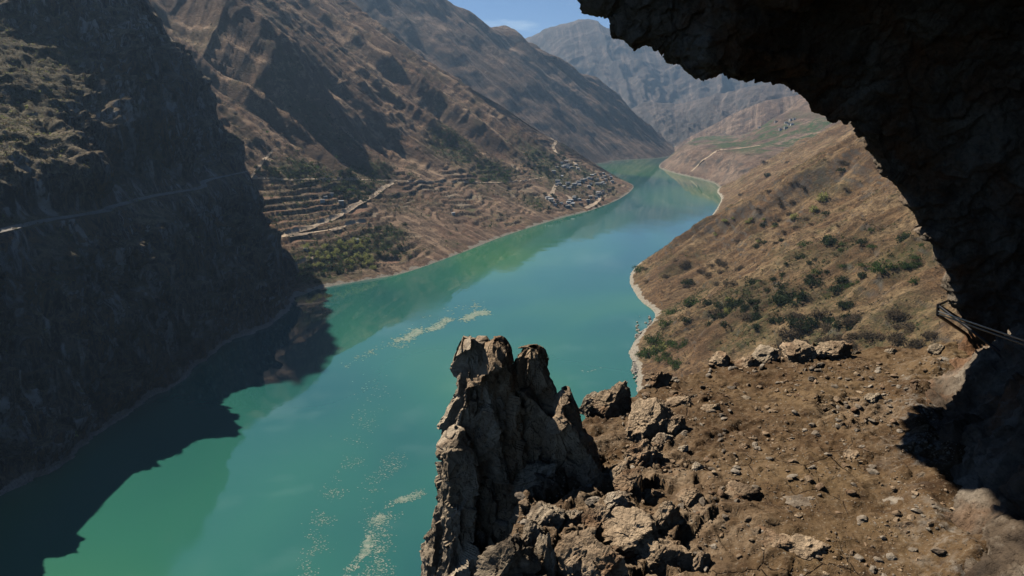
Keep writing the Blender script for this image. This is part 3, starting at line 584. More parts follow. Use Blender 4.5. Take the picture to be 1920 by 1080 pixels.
# ------------------------------------------------------------------ plants
def leafmat(name, cols, sc=.9):
    m, nt, b = new_mat(name, .8, .2); N = NT(nt); c = N.ramp(N.noise(sc, 3, .6), [(.32, cols[0]), (.5, cols[1]), (.68, cols[2])]); N.l(c, b.inputs['Base Color']); tr = N.n('ShaderNodeBsdfTranslucent'); N.l(c, tr.inputs['Color']); ms_ = N.n('ShaderNodeMixShader'); ms_.inputs[0].default_value = .45; N.l(b.outputs[0], ms_.inputs[1]); N.l(tr.outputs[0], ms_.inputs[2]); N.l(ms_.outputs[0], nt.nodes['Material Output'].inputs['Surface']); return m
M['dark_leaf'] = leafmat('dark_leaf', [(.018, .028, .012), (.032, .048, .018), (.06, .078, .028)])
M['green_leaf'] = leafmat('green_leaf', [(.03, .055, .014), (.055, .095, .022), (.10, .14, .035)])
M['yellow_leaf'] = leafmat('yellow_leaf', [(.20, .22, .06), (.32, .33, .10), (.42, .40, .15)])
M['dry_leaf'] = leafmat('dry_leaf', [(.060, .045, .030), (.115, .085, .052), (.19, .145, .085)])
M['bark'] = mat_plain('bark', (.10, .075, .055), .3, 8)
def leaf_cloud(nn, rs, size, flat=.8, lob=4):
    """leaf sized triangles spread through a lobed crown of radius 1"""
    ctr = rs.normal(size=(lob, 3))*[.42, .42, .3]; rad = rs.uniform(.45, .72, lob); k = rs.randint(0, lob, nn)
    dv = rs.normal(size=(nn, 3)); dv /= np.linalg.norm(dv, axis=1)[:, None]; c = ctr[k]+dv*(rad[k]*rs.uniform(.45, 1.0, nn)**.5)[:, None]
    c[:, 2] = np.abs(c[:, 2])*flat+.05; t = rs.normal(size=(nn, 3, 3))*size*rs.uniform(.6, 1.5, (nn, 1, 1)); V = (c[:, None]+t).reshape(-1, 3)
    return V, np.arange(nn*3).reshape(-1, 3)
def cloud_mesh(name, nn, seed, size, flat=.8, lob=5):
    V, Fc = leaf_cloud(nn, np.random.RandomState(seed), size, flat, lob); return mesh_np(name, V, Fc, False)
def stem_mesh(seed):
    rs = np.random.RandomState(seed); V = []; Fc = []
    def limb(p, q, r0, r1):
        p, q = np.array(p), np.array(q); d_ = (q-p)/np.linalg.norm(q-p); u = np.cross(d_, [.3, .9, .1]); u /= np.linalg.norm(u); v = np.cross(d_, u); b0 = len(V)
        for c_, r_ in ((p, r0), (q, r1)):
            for k in range(5): a_ = k*2*math.pi/5; V.append(c_+r_*(u*math.cos(a_)+v*math.sin(a_)))
        for k in range(5): Fc.append((b0+k, b0+(k+1) % 5, b0+5+(k+1) % 5, b0+5+k))
    limb((0, 0, -.25), (.02, .03, .35), .07, .05)
    for k in range(5):
        a_ = k*1.26+rs.uniform(0, .5); limb((.02, .03, .3), (.02+.5*math.cos(a_), .03+.5*math.sin(a_), .62+rs.uniform(0, .2)), .04, .014)
    return mesh_np('stem', V, Fc)
CR = {k: [cloud_mesh('crown', 420, 40+i*7+j, .075, .85, 5) for j in range(3)] for i, k in enumerate(('dark_leaf', 'green_leaf', 'yellow_leaf', 'dry_leaf'))}
for k, L_ in CR.items():
    for me in L_: me.materials.append(M[k])
ST = [stem_mesh(k) for k in range(3)]
for me in ST: me.materials.append(M['bark'])
LM = {'shrub': [(1547, 376, 'the bright yellow green shrub'), (1369, 575, 'the pair of pale round shrubs'), (1295, 532, 'the lone dark shrub'), (1480, 566, 'the largest dark shrub'), (1650, 508, 'the broad olive shrub'), (1692, 452, 'the arch edge'), (1427, 424, 'the bare orange slope'), (1200, 508, 'the tip of the spur'), (1228, 590, 'the shore notch'), (1215, 668, 'the boulder shore'), (1440, 330, 'the shoulder of the slope'), (1500, 640, 'the pale rim boulders'), (1670, 652, 'the lone white rim stone'), (1780, 600, 'the steel bracket')],
      'tree': [(738, 343, 'the upper end of the pale track'), (515, 449, 'the lower end of the pale track'), (628, 400, 'the middle of the pale track'), (686, 415, 'the lower track branch'), (592, 482, 'the short water path'), (480, 334, 'the start of the contour road'), (620, 336, 'the contour road'), (1044, 288, 'the zigzag track'), (1083, 314, 'the upper village track'), (1036, 362, 'the village lane'), (1098, 391, 'the village landing'), (1180, 350, 'the tip of the fan'), (750, 510, 'the shoreline bend'), (700, 288, 'the dark shadow wedge'), (557, 550, 'the foot of the dark cliff'), (930, 343, 'the right end of the contour road')],
      'stone': [(1150, 742, 'the large blocky boulder'), (1354, 672, 'the rounded rim boulder'), (1498, 656, 'the flat topped rim boulder'), (1565, 652, 'the pale jagged rim boulder'), (1216, 786, 'the cracked tan slab'), (1208, 846, 'the boulder below the tan slab'), (1106, 880, 'the wedge shaped boulder'), (1162, 884, 'the slender tilted shard'), (1000, 890, 'the flat grey block'), (1022, 960, 'the craggy grey boulder'), (1124, 966, 'the bright tan boulder'), (1190, 990, 'the long diagonal ridge'), (1390, 920, 'the rounded orange rock'), (1512, 930, 'the flat pale grey stone'), (1672, 938, 'the dark edged flat stone'), (1635, 742, 'the dark triangular stone'), (1330, 762, 'the upper ledge stone'), (1395, 835, 'the small tan ledge stone'), (1455, 1010, 'the dark cracked slab'), (1312, 1052, 'the orange brown wedge'), (1600, 850, 'the tilted thin stone'), (1733, 885, 'the foot of the wall'), (1760, 655, 'the far foot of the wall'), (1282, 838, 'the white cube like stone')]}
LM['house'] = LM['tree']; LM['bench'] = [(1400, 250, 'the green fields'), (1495, 222, 'the brown hill shoulder'), (1440, 190, 'the arch edge'), (1345, 282, 'the pale bench road')]; USED = set()
def where(px, py, base, kind, size=''):
    """the base phrase plus a landmark and a direction nobody else of that look has"""
    for far in ('just ', '', 'farther '):
        for x, y, nm in sorted(LM[kind], key=lambda q: (q[0]-px)**2+(q[1]-py)**2)[:6]:
            dx, dy = px-x, py-y; rel = ('left of' if dx < 0 else 'right of') if abs(dx) > 1.4*abs(dy) else ('above' if dy < 0 else 'below') if abs(dy) > 1.4*abs(dx) else (('upper ' if dy < 0 else 'lower ')+('left of' if dx < 0 else 'right of'))
            dd = math.hypot(dx, dy)
            if (far == 'just ' and dd > 28) or (far == 'farther ' and dd < 60): continue
            lb = f'{size}{base} {far}{rel} {nm}'.strip()
            if lb not in USED and len(lb.split()) <= 16: USED.add(lb); return lb
    return f'{size}{base}'.strip()
def shrub(px, py, wpx, kind, label, group=None, name='shrub', cat='shrub', squash=.8, only=None):
    h = hit(px, py, only)
    if h is None: return None
    R_ = wpx/2*(h[1]*.97)/F; root = link(name, None, loc=h[0]-Vector((0, 0, R_*.08))); root.rotation_euler[2] = RS.uniform(0, 6.28)
    root.scale = (R_*1.1, R_*1.1, R_*1.15*squash/.8); j = RS.randint(3); link('crown', CR[kind][j], parent=root); link('stem' if name == 'shrub' else 'trunk', ST[j], parent=root)
    return tag(root, label, cat, group)
KN = {'dark_leaf': 'dark green', 'green_leaf': 'fresh green', 'yellow_leaf': 'pale yellow green', 'dry_leaf': 'grey brown leafless'}
# the ones that can be told apart on the right bank
for px, py, w_, k, lb in [(1547, 376, 26, 'yellow_leaf', 'bright yellow green shrub, upper of two on the open orange slope'), (1526, 397, 20, 'yellow_leaf', 'smaller yellow green shrub just below the bright one on the orange slope'),
    (1492, 410, 18, 'yellow_leaf', 'pale round shrub on bare slope left of the two yellow green shrubs'), (1369, 566, 18, 'yellow_leaf', 'pale shrub standing upper of two above the dark thicket'), (1367, 586, 20, 'yellow_leaf', 'light green round shrub, lower of two above the river bend'),
    (1295, 532, 24, 'dark_leaf', 'dark shrub alone on the bare brown spur above the bend'), (1480, 566, 56, 'dark_leaf', 'largest dark green shrub in the middle of the thicket'), (1650, 508, 36, 'green_leaf', 'broad olive shrub below the rocky grass near the arch'),
    (1620, 456, 20, 'dark_leaf', 'small dark shrub on pale grass in the middle of the slope'), (1692, 452, 28, 'dark_leaf', 'dark shrub on pale grass close to the arch edge'), (1696, 500, 24, 'green_leaf', 'dull green shrub beside the arch edge above the broken rock'),
    (1427, 424, 18, 'dark_leaf', 'small dark shrub on the orange slope above the spur'), (1412, 530, 22, 'dark_leaf', 'dark shrub at the upper left end of the thicket'), (1560, 458, 34, 'dark_leaf', 'wide dark shrub on the slope above the thicket'),
    (1345, 590, 26, 'dry_leaf', 'grey round shrub left of the light green shrub'), (1200, 508, 22, 'green_leaf', 'bright green bush at the tip of the spur above the shore'), (1215, 668, 34, 'green_leaf', 'bright green bush nearest the rock ledge by the shore'),
    (1225, 640, 30, 'green_leaf', 'fresh green bush above the pale boulder shore'), (1250, 612, 26, 'green_leaf', 'fresh green bush at the notch of the shore'), (1262, 588, 24, 'green_leaf', 'fresh green bush just above the shore bend'),
    (1238, 655, 24, 'yellow_leaf', 'yellowish bush among green ones above the boulder shore'), (1300, 570, 30, 'green_leaf', 'green shrub on the inner side of the shore notch'), (1400, 600, 30, 'dry_leaf', 'brown leafless shrub between thicket and shore'),
    (1575, 240+80, 14, 'dark_leaf', 'tiny dark shrub high on the slope beside the arch'), (1440, 330, 14, 'dark_leaf', 'tiny dark shrub high on the shoulder of the slope')]:
    shrub(px, py, w_, k, lb, only=['hillside'])
zones = [((1200, 640), (1290, 690), 'green_leaf', 14, 14, 24, 'fresh green bush in the belt above the boulder shore'), ((1280, 545), (1440, 620), 'dark_leaf', 22, 14, 26, 'dark green shrub in the thicket above the shore notch'),
         ((1440, 520), (1620, 620), 'dark_leaf', 24, 14, 30, 'dark green shrub in the shaded thicket below the grass'), ((1450, 590), (1760, 655), 'dry_leaf', 34, 18, 34, 'grey brown leafless shrub in the brush right behind the ledge'),
         ((1500, 430), (1740, 540), 'green_leaf', 22, 10, 20, 'dull green shrub on the pale rocky grass by the arch'), ((1380, 300), (1600, 460), 'dry_leaf', 30, 8, 15, 'small brown shrub on the upper orange slope'),
         ((1200, 490), (1400, 540), 'dry_leaf', 22, 10, 18, 'small brown shrub on the rounded spur by the water'), ((1400, 400), (1560, 520), 'dark_leaf', 14, 9, 16, 'small dark shrub on the middle of the orange slope'), ((1330, 400), (1460, 470), 'yellow_leaf', 8, 8, 12, 'small yellowish shrub on the slope above the spur')]
for (xa, ya), (xb, yb), k, cnt, w0, w1, lb in zones:
    for _ in range(cnt):
        px, py, ww = RS.uniform(xa, xb), RS.uniform(ya, yb), RS.uniform(w0, w1); sz = 'small ' if ww < w0+(w1-w0)*.33 else 'large ' if ww > w0+(w1-w0)*.67 else 'mid sized '
        base = lb.replace('small ', ''); base = base[:base.index('shrub')+5] if 'shrub' in base else base[:base.index('bush')+4]
        shrub(px, py, ww, k, where(px, py, base, 'shrub', sz), lb.replace('shrub', 'shrubs').replace('bush', 'bushes'), only=['hillside'])
# trees on the fan of the left bank
tz = [((570, 452), (700, 505), 'yellow_leaf', 46, 9, 15, 'yellow green tree in the orchard below the pale track'), ((560, 500), (640, 530), 'dark_leaf', 16, 9, 15, 'dark tree between the orchard and the shore'),
      ((690, 420), (760, 490), 'dark_leaf', 24, 7, 13, 'dark green tree in the gully right of the orchard'), ((480, 312), (720, 332), 'dark_leaf', 34, 7, 12, 'dark green tree in the row along the contour road'),
      ((620, 345), (700, 378), 'dark_leaf', 26, 7, 12, 'dark green tree in the grove below the contour road'), ((980, 285), (1060, 325), 'dark_leaf', 40, 6, 10, 'dark green tree in the wood above the village'),
      ((870, 310), (960, 345), 'green_leaf', 20, 6, 10, 'light green tree in the grove left of the village'), ((1020, 320), (1150, 390), 'dark_leaf', 46, 5, 9, 'dark green tree between the village houses')]
for (xa, ya), (xb, yb), k, cnt, w0, w1, lb in tz:
    for _ in range(cnt):
        px, py, ww = RS.uniform(xa, xb), RS.uniform(ya, yb), RS.uniform(w0, w1); sz = 'small ' if ww < w0+(w1-w0)*.33 else 'large ' if ww > w0+(w1-w0)*.67 else 'mid sized '
        shrub(px, py, ww, k, where(px, py, lb[:lb.index('tree')+4], 'tree', sz), lb.replace('tree', 'trees', 1), name='tree', cat='tree', squash=1.0, only=ms)

def scatter(name, G, weight, count, r0, r1, mats, label, tris=9, seed=0, flat=.9):
    V = G.reshape(-1, 3); X, Y, D = project(V); vis = (X > -60) & (X < 1980) & (Y > -60) & (Y < 1140) & (V[:, 2] > 5)
    w_ = np.where(vis, weight.ravel(), 0); w_ = w_/w_.sum(); rs = np.random.RandomState(seed); k = rs.choice(len(V), count, p=w_)
    T = []; nn = tris
    for j in range(24): T.append(leaf_cloud(nn, rs, .26, flat, 2)[0])
    T = np.array(T)[rs.randint(0, 24, count)]; rr = rs.uniform(r0, r1, count)[:, None, None]*rs.uniform(.6, 1.5, (count, 1, 1)); a_ = rs.uniform(0, 6.28, count)
    c_, s_ = np.cos(a_)[:, None], np.sin(a_)[:, None]; T = np.stack([T[..., 0]*c_-T[..., 1]*s_, T[..., 0]*s_+T[..., 1]*c_, T[..., 2]], -1)*rr
    jit = rs.normal(size=(count, 3))*np.array([1, 1, 0])*r0*1.2
    W = T+(V[k]+jit)[:, None]-np.array([0, 0, .25*r0]); mi = rs.randint(0, len(mats), count)
    me = mesh_np(name, W.reshape(-1, 3), np.arange(count*nn*3).reshape(-1, 3), False)
    for m_ in mats: me.materials.append(m_)
    me.polygons.foreach_set('material_index', np.repeat(mi, nn).astype(np.int32)); o = link(name, me); tag(o, label, kind='stuff')
Zh = HILL[..., 2]; nh = sstep(-.1, .35, fbm(HILL/18, 3, seed=201)); Xh, Yh, Dh = project(HILL)
scatter('brush', HILL, (.25+nh)*sstep(5, 14, Zh), 26000, .28, .8, [M['dry_leaf'], M['dry_leaf'], M['dry_leaf'], M['dark_leaf']], 'dry brush covering the right bank slope', 10, 1, .8)
scatter('green_brush', HILL, vegE.reshape(Zh.shape)**2*sstep(4, 8, Zh), 2600, .45, 1.0, [M['dark_leaf'], M['dark_leaf'], M['green_leaf'], M['dry_leaf']], 'green undergrowth on the lower right bank', 14, 2, .9)
Zf = FAN[..., 2]
scatter('fan_scrub', FAN, (veg.reshape(Zf.shape)**1.5+.02)*sstep(4, 9, Zf)*sstep(220, 90, Zf), 9000, .9, 2.3, [M['dark_leaf'], M['dark_leaf'], M['green_leaf'], M['dry_leaf']], 'scrub and hedges on the terraced fan', 9, 3, 1.0)
scatter('slope_scrub', FAN, sstep(.0, .4, fbm(FAN/40, 3, seed=203))*sstep(60, 90, Zf), 5000, .8, 2.2, [M['dry_leaf'], M['dark_leaf'], M['dry_leaf']], 'sparse scrub on the gullied mountainside', 7, 4, .8)
scatter('cliff_scrub', CLIFF, vegA.reshape(CLIFF.shape[:2])+.004, 9500, .3, .85, [M['dry_leaf'], M['dark_leaf'], M['dry_leaf'], M['dry_leaf'], M['yellow_leaf']], 'dry bushes on the shoulder of the dark cliff', 9, 5, .9)

# ------------------------------------------------------------------ village houses
M['white_wall'] = mat_plain('white_wall', (.62, .60, .56), .1, .4); M['grey_wall'] = mat_plain('grey_wall', (.34, .32, .29), .15, .4); M['tan_wall'] = mat_plain('tan_wall', (.36, .26, .18), .15, .4)
M['grey_roof'] = mat_plain('grey_roof', (.20, .20, .20), .2, .6); M['pale_roof'] = mat_plain('pale_roof', (.55, .55, .54), .15, .6); M['tile_roof'] = mat_plain('tile_roof', (.16, .11, .09), .2, .6); M['opening'] = mat_plain('opening', (.03, .03, .035), .1, 1)
def box(x0, x1, y0, y1, z0, z1):
    V = [(x, y, z) for z in (z0, z1) for y in (y0, y1) for x in (x0, x1)]
    return V, [(0, 2, 3, 1), (4, 5, 7, 6), (0, 1, 5, 4), (2, 6, 7, 3), (0, 4, 6, 2), (1, 3, 7, 5)]
def join(bs):
    V = []; Fc = []
    for v, f in bs: Fc += [tuple(i+len(V) for i in q) for q in f]; V += v
    return V, Fc
def pymesh(name, V, Fc, mat):
    me = bpy.data.meshes.new(name); me.from_pydata([tuple(v) for v in V], [], [tuple(f) for f in Fc]); me.update(); me.materials.append(mat); return me
hw = {c: pymesh('wall', *box(-5, 5, -3, 3, -4, 4.6), M[c]) for c in ('white_wall', 'grey_wall', 'tan_wall')}
gab = ([(-5.6, -3.6, 4.4), (5.6, -3.6, 4.4), (5.6, 3.6, 4.4), (-5.6, 3.6, 4.4), (-5.6, 0, 6.4), (5.6, 0, 6.4)], [(0, 1, 5, 4), (3, 4, 5, 2), (0, 4, 3), (1, 2, 5), (0, 3, 2, 1)])
hr = {('g', c): pymesh('roof', *gab, M[c]) for c in ('grey_roof', 'pale_roof', 'tile_roof')}; hr.update({('f', c): pymesh('roof', *box(-5.3, 5.3, -3.3, 3.3, 4.6, 5.0), M[c]) for c in ('grey_roof', 'pale_roof')})
wins = pymesh('window', *join([box(x-.6, x+.6, -3.06, -2.98, 1.6, 3.0) for x in (-3.2, 0, 3.2)]), M['opening'])
def house(px, py, kind, label, group, only, sc=1.0):
    h = hit(px, py, only)
    if h is None: return
    wl, rf = kind; root = link('village_house', None, loc=h[0]+Vector((0, 0, .3))); root.rotation_euler[2] = RS.uniform(-.5, .5)+.35; s_ = sc*RS.uniform(.7, 1.15); root.scale = (s_, s_, s_*RS.uniform(.8, 1.2))
    link('wall', hw[wl], parent=root); link('roof', hr[rf], parent=root)
    tag(root, label, 'house', group)
kinds = [('white_wall', ('f', 'pale_roof'), 'white flat roofed'), ('grey_wall', ('f', 'pale_roof'), 'grey flat roofed'), ('white_wall', ('g', 'grey_roof'), 'white grey roofed'), ('tan_wall', ('g', 'tile_roof'), 'tan dark roofed'), ('grey_wall', ('g', 'pale_roof'), 'grey pale roofed')]
for (xc, yc), (sx, sy), cnt, wh in [((1066, 314), (26, 10), 16, 'at the top of the village below the zigzag track'), ((1120, 338), (34, 16), 20, 'on the ridge near the tip of the fan'), ((1078, 345), (40, 14), 20, 'in the middle of the village'), ((1062, 378), (30, 10), 16, 'at the bottom of the village near the water'), ((1125, 365), (22, 9), 10, 'above the landing lane')]:
    for k in range(cnt):
        kd = kinds[RS.randint(5)]; hx, hy = xc+RS.normal()*sx*.6, yc+RS.normal()*sy*.6; house(hx, hy, kd[:2], where(hx, hy, kd[2]+' house', 'house', 'small '), 'village houses '+wh, ms, .72)
for px, py in [(610, 372), (622, 366), (640, 382), (605, 378), (850, 512-110), (574, 470), (668, 452)]:
    kd = kinds[RS.randint(3)]; house(px, py, kd[:2], where(px, py, kd[2]+' farmhouse', 'house', 'lone '), 'farmhouses among the terraces', ms, .5)
for k in range(16):
    kd = kinds[RS.randint(3)]; hx, hy = RS.uniform(1400, 1492), RS.uniform(224, 246); house(hx, hy, kd[:2], where(hx, hy, kd[2]+' house', 'bench', 'far '), 'houses above the green bench', ['river_bench'], .85)

# ------------------------------------------------------------------ floating scum on the river
m, nt, b = new_mat('river_scum', .7, .3); N = NT(nt); N.l(N.ramp(N.noise(.5, 3), [(.4, (.12, .20, .15)), (.6, (.26, .29, .22))]), b.inputs['Base Color'])
rs = np.random.RandomState(5); Vs = []
for pts, wid, cnt, s0 in [([(745, 637), (780, 624), (828, 606), (870, 594), (908, 588)], 5.0, 3200, .8), ([(760, 632), (800, 600), (860, 580), (900, 572)], 8, 300, .8), ([(785, 922), (730, 950), (700, 985), (688, 1020), (650, 1085)], 5.5, 3000, .28), ([(740, 960), (690, 1000), (700, 1050), (680, 1090)], 9, 500, .3), ([(720, 760), (660, 850), (610, 930), (585, 1010), (570, 1090)], 11, 1300, .24),
                          ([(740, 850), (700, 900), (690, 960), (720, 1040), (690, 1100)], 12, 1300, .24), ([(640, 690), (700, 655), (770, 640)], 7, 250, .5), ([(1090, 695), (1115, 692), (1140, 694)], 2, 60, .5), ([(700, 700), (690, 760), (650, 820)], 16, 260, .3)]:
    pts = np.array(pts, float); L_ = arc(pts)
    for _ in range(cnt):
        s_ = rs.uniform(0, L_[-1]); px = np.interp(s_, L_, pts[:, 0]); py = np.interp(s_, L_, pts[:, 1]); dn = float(fbm(np.array([[s_*.035, wid*.7, 1.]]), 3, seed=3)[0])
        if rs.uniform() > .45+1.1*dn: continue
        px += rs.normal()*wid*.9+wid*2.2*dn; py += rs.normal()*wid*.45+4*math.sin(s_*.11)
        c_ = at_z(px, py); k = rs.uniform(.3, 1.3)*s0; a0 = rs.uniform(0, 6.28)
        for q in range(3): a1 = a0+q*2.1+rs.uniform(-.5, .5); Vs.append((c_[0]+k*1.6*math.cos(a1), c_[1]+k*math.sin(a1)*1.4, .05))
V_ = np.array(Vs); V_[:, 2] += np.repeat(rs.uniform(0, .03, len(V_)//3), 3); f_ = np.arange(len(V_)).reshape(-1, 3); tri = V_[f_]; cz = np.cross(tri[:, 1]-tri[:, 0], tri[:, 2]-tri[:, 0])[:, 2]; f_[cz < 0] = f_[cz < 0][:, ::-1]
tag(link('floating_debris', mesh_np('floating_debris', V_, f_, False), m), 'pale scum and debris drifting in streaks on the water', kind='stuff')

# ------------------------------------------------------------------ stones
def icosphere(sub):
    import bmesh
    bm = bmesh.new(); bmesh.ops.create_icosphere(bm, subdivisions=sub, radius=1); bm.verts.ensure_lookup_table()
    V = np.array([v.co[:] for v in bm.verts]); Fc = np.array([[v.index for v in f.verts] for f in bm.faces]); bm.free(); return V, Fc
ICO = {k: icosphere(k) for k in (2, 3, 4, 5, 6)}
def rock_mesh(name, seed, sub=5, planes=13, dims=(1, 1, .7), rough=.05, lo=.62):
    rs = np.random.RandomState(seed); V, Fc = ICO[sub]; nrm = rs.normal(size=(planes, 3)); nrm /= np.linalg.norm(nrm, axis=1)[:, None]; cc = rs.uniform(lo, 1, planes)
    if sub >= 4: nrm = np.vstack([nrm, [[-.45, -.47, .76], [.25, -.9, .35]]]); cc = np.concatenate([cc, rs.uniform(.42, .62, 2)])
    dt = V@nrm.T; rad = np.where(dt > .05, cc/np.maximum(dt, .05), 9).min(1); rad = np.minimum(rad, 1.25); P = V*rad[:, None]
    if sub >= 4:
        Q = P+seed*3.1; st = rs.normal(size=3); st /= np.linalg.norm(st); P = P+V*((ridged(Q*1.7, 4, .55, seed)-.9)*rough*1.6+fbm(Q*5, 3, .55, seed+1)*rough*.7+facet(Q, .42, seed)[0]*rough*2.6+np.abs(perlin(np.stack([Q@st*6, Q[:, 0], Q[:, 1]], -1), 3))*rough*-.9)[:, None]
    else: P = P+V*(perlin(V*2+seed, 1)*.12)[:, None]
    return mesh_np(name, P*np.array(dims), Fc, sub < 3 and False)
def lhit(px, py):
    h = LEDGE.ray_cast(Vector(EYE), Vector(ray(px, py)).normalized()); return h
def boulder(px, py, wpx, hpx, seed, label, mat='rock', name='boulder', cat='boulder', deep=.9, tilt=0, planes=13, group=None, sub=5, lift=.28, rough=.055):
    h = lhit(px, py+hpx*.35)
    if h[0] is None: return
    k = h[3]*.96/F; w_, ht = wpx*k/2, hpx*k/2
    me = rock_mesh(name, seed, sub, planes, (w_*1.12, w_*deep*1.05, ht*1.3), rough); o = link(name, me, M[mat]); o.location = h[0]+Vector((0, 0, ht*lift)); o.rotation_euler = (RS.uniform(-.12, .12), tilt, RS.uniform(-.3, .3))
    return tag(o, label, cat, group)
M['stone_tan'] = mat_rock('dusty_stone', (.20, .13, .078), (.07, .045, .028), (.32, .23, .145), (.17, .09, .045), 4, .01, .5, 0); M['stone_grey'] = mat_rock('dusty_grey_stone', (.21, .165, .12), (.07, .055, .042), (.36, .30, .23), (.16, .11, .07), 4, .01, .5, 0)
BL = [(1150, 742, 74, 62, 'rock', 'large blocky boulder on the ledge rim right of the dark pinnacle'), (1112, 752, 44, 46, 'rock_grey', 'dark angular boulder at the lowest left end of the rim row'), (1192, 718, 56, 52, 'rock_grey', 'upright grey boulder behind the large blocky one on the rim'),
      (1232, 706, 44, 40, 'rock', 'brown boulder with a dark right side on the ledge rim'), (1262, 690, 26, 20, 'rock', 'small tan stone on the rim right of the brown boulder'), (1293, 684, 24, 16, 'rock_grey', 'small grey stone in the rim row, left of the low tan one'), (1322, 678, 24, 16, 'rock', 'low tan stone in the rim row'),
      (1354, 672, 34, 24, 'rock', 'rounded tan boulder standing alone on the rim'), (1402, 676, 42, 30, 'rock', 'rugged tan boulder left of the long rim boulder'), (1436, 664, 56, 34, 'rock_grey', 'long sloping dark boulder on the far rim'), (1498, 656, 54, 28, 'rock', 'flat topped tan boulder in the middle of the far rim'),
      (1565, 652, 54, 30, 'rock', 'pale jagged boulder at the right end of the rim row'), (1530, 662, 26, 18, 'rock_grey', 'small dark stone between the two pale rim boulders'), (1600, 656, 24, 10, 'rock_grey', 'thin dark stone touching the right end of the rim row'), (1670, 656, 18, 14, 'rock_grey', 'small white stone alone on the far rim'),
      (1216, 786, 84, 84, 'rock', 'tall tan slab of bedrock with a diagonal crack on the upper ledge'), (1265, 790, 44, 40, 'rock', 'rough brown lump against the right side of the tall tan slab'), (1208, 846, 66, 54, 'rock', 'tan boulder with dark right side below the tall slab'), (1240, 822, 42, 34, 'rock_grey', 'dark broken boulder wedged under the tall slab'),
      (1106, 880, 48, 54, 'rock', 'tan wedge shaped boulder left of the bare earth'), (1162, 884, 30, 52, 'rock', 'slender tilted shard standing beside the wedge boulder'), (1186, 900, 50, 34, 'rock', 'low brown slab behind the slender shard'), (1000, 890, 88, 46, 'rock_grey', 'flat grey block lying across the foot of the pinnacle'),
      (938, 888, 52, 46, 'rock', 'reddish broken rock left of the flat grey block'), (928, 925, 64, 46, 'rock', 'dark rusty block under the reddish broken rock'), (952, 962, 66, 48, 'rock', 'rusty brown slab on the left cliff edge'), (1022, 960, 78, 66, 'rock_grey', 'large craggy grey boulder below the flat grey block'),
      (996, 990, 38, 50, 'rock_grey', 'dark narrow boulder left of the craggy grey one'), (1074, 968, 44, 38, 'rock_grey', 'low grey boulder right of the craggy grey one'), (1124, 966, 62, 58, 'rock', 'bright tan boulder in the lower left outcrop'), (1152, 938, 44, 44, 'rock_grey', 'dark pointed boulder behind the bright tan one'),
      (1085, 1030, 84, 90, 'rock', 'big tan slab leaning along the cliff edge'), (1130, 1060, 74, 84, 'rock', 'broad tan outcrop at the lower edge beside the leaning slab'), (1024, 1040, 44, 76, 'rock_grey', 'upright pale grey slab in the cliff edge'), (950, 1044, 90, 96, 'rock_grey', 'rough grey outcrop at the bottom of the cliff edge'),
      (1190, 990, 100, 46, 'rock', 'long diagonal tan ridge of rock in the lower ledge'), (1250, 962, 46, 52, 'rock', 'tan slab with dark right edge right of the diagonal ridge'), (1216, 925, 42, 28, 'rock', 'rounded pale stone set in the soil'), (1232, 1040, 90, 50, 'rock', 'wide smooth brown outcrop along the lower ledge'),
      (1312, 1052, 34, 38, 'rock', 'small orange brown wedge in the lower ledge'), (1390, 920, 66, 30, 'rock', 'low rounded orange rock in the middle of the ledge'), (1512, 930, 60, 10, 'stone_grey', 'flat pale grey stone embedded in the cracked earth'), (1672, 938, 52, 11, 'stone_grey', 'flat dark edged stone near the wall side of the ledge'),
      (1635, 742, 26, 18, 'rock_grey', 'dark triangular stone before the pale gravel'), (1612, 732, 26, 12, 'rock', 'small pale stone beside the dark triangular one'), (1398, 744, 22, 12, 'rock_grey', 'small dark stone on the upper ledge'), (1330, 762, 34, 16, 'rock', 'small pale brown stone on the upper ledge'), (1276, 750, 44, 20, 'rock', 'low pale rock on the upper ledge near the rim'),
      (1310, 872, 20, 18, 'rock_grey', 'small grey cluster stone in the soil'), (1282, 838, 16, 16, 'rock_grey', 'small white cube like stone in the soil'), (1395, 835, 20, 14, 'rock', 'small tan stone in the middle of the ledge'), (1520, 1022, 52, 24, 'rock', 'low broken stone near the bottom of the ledge'), (1455, 1010, 70, 22, 'rock', 'long dark cracked slab near the bottom of the ledge'),
      (1300, 925, 44, 30, 'rock', 'broad buried brown rock beside the rounded orange one'), (1600, 850, 34, 16, 'rock', 'tilted thin stone on the cracked earth'), (1733, 885, 22, 10, 'rock_grey', 'small dark slab at the foot of the wall'), (1760, 655, 26, 16, 'rock_grey', 'pale stone at the far foot of the cave wall')]
for i, (px, py, w_, h_, mt, lb) in enumerate(BL):
    boulder(px, py, w_, h_, 300+i*3, lb, mt, tilt=RS.uniform(-.25, .25), planes=9+(i*5) % 7, lift=-.75 if h_ < 13 else (.05 if h_ < 24 else .25), sub=5 if max(w_, h_) > 40 else 4, rough=.045)
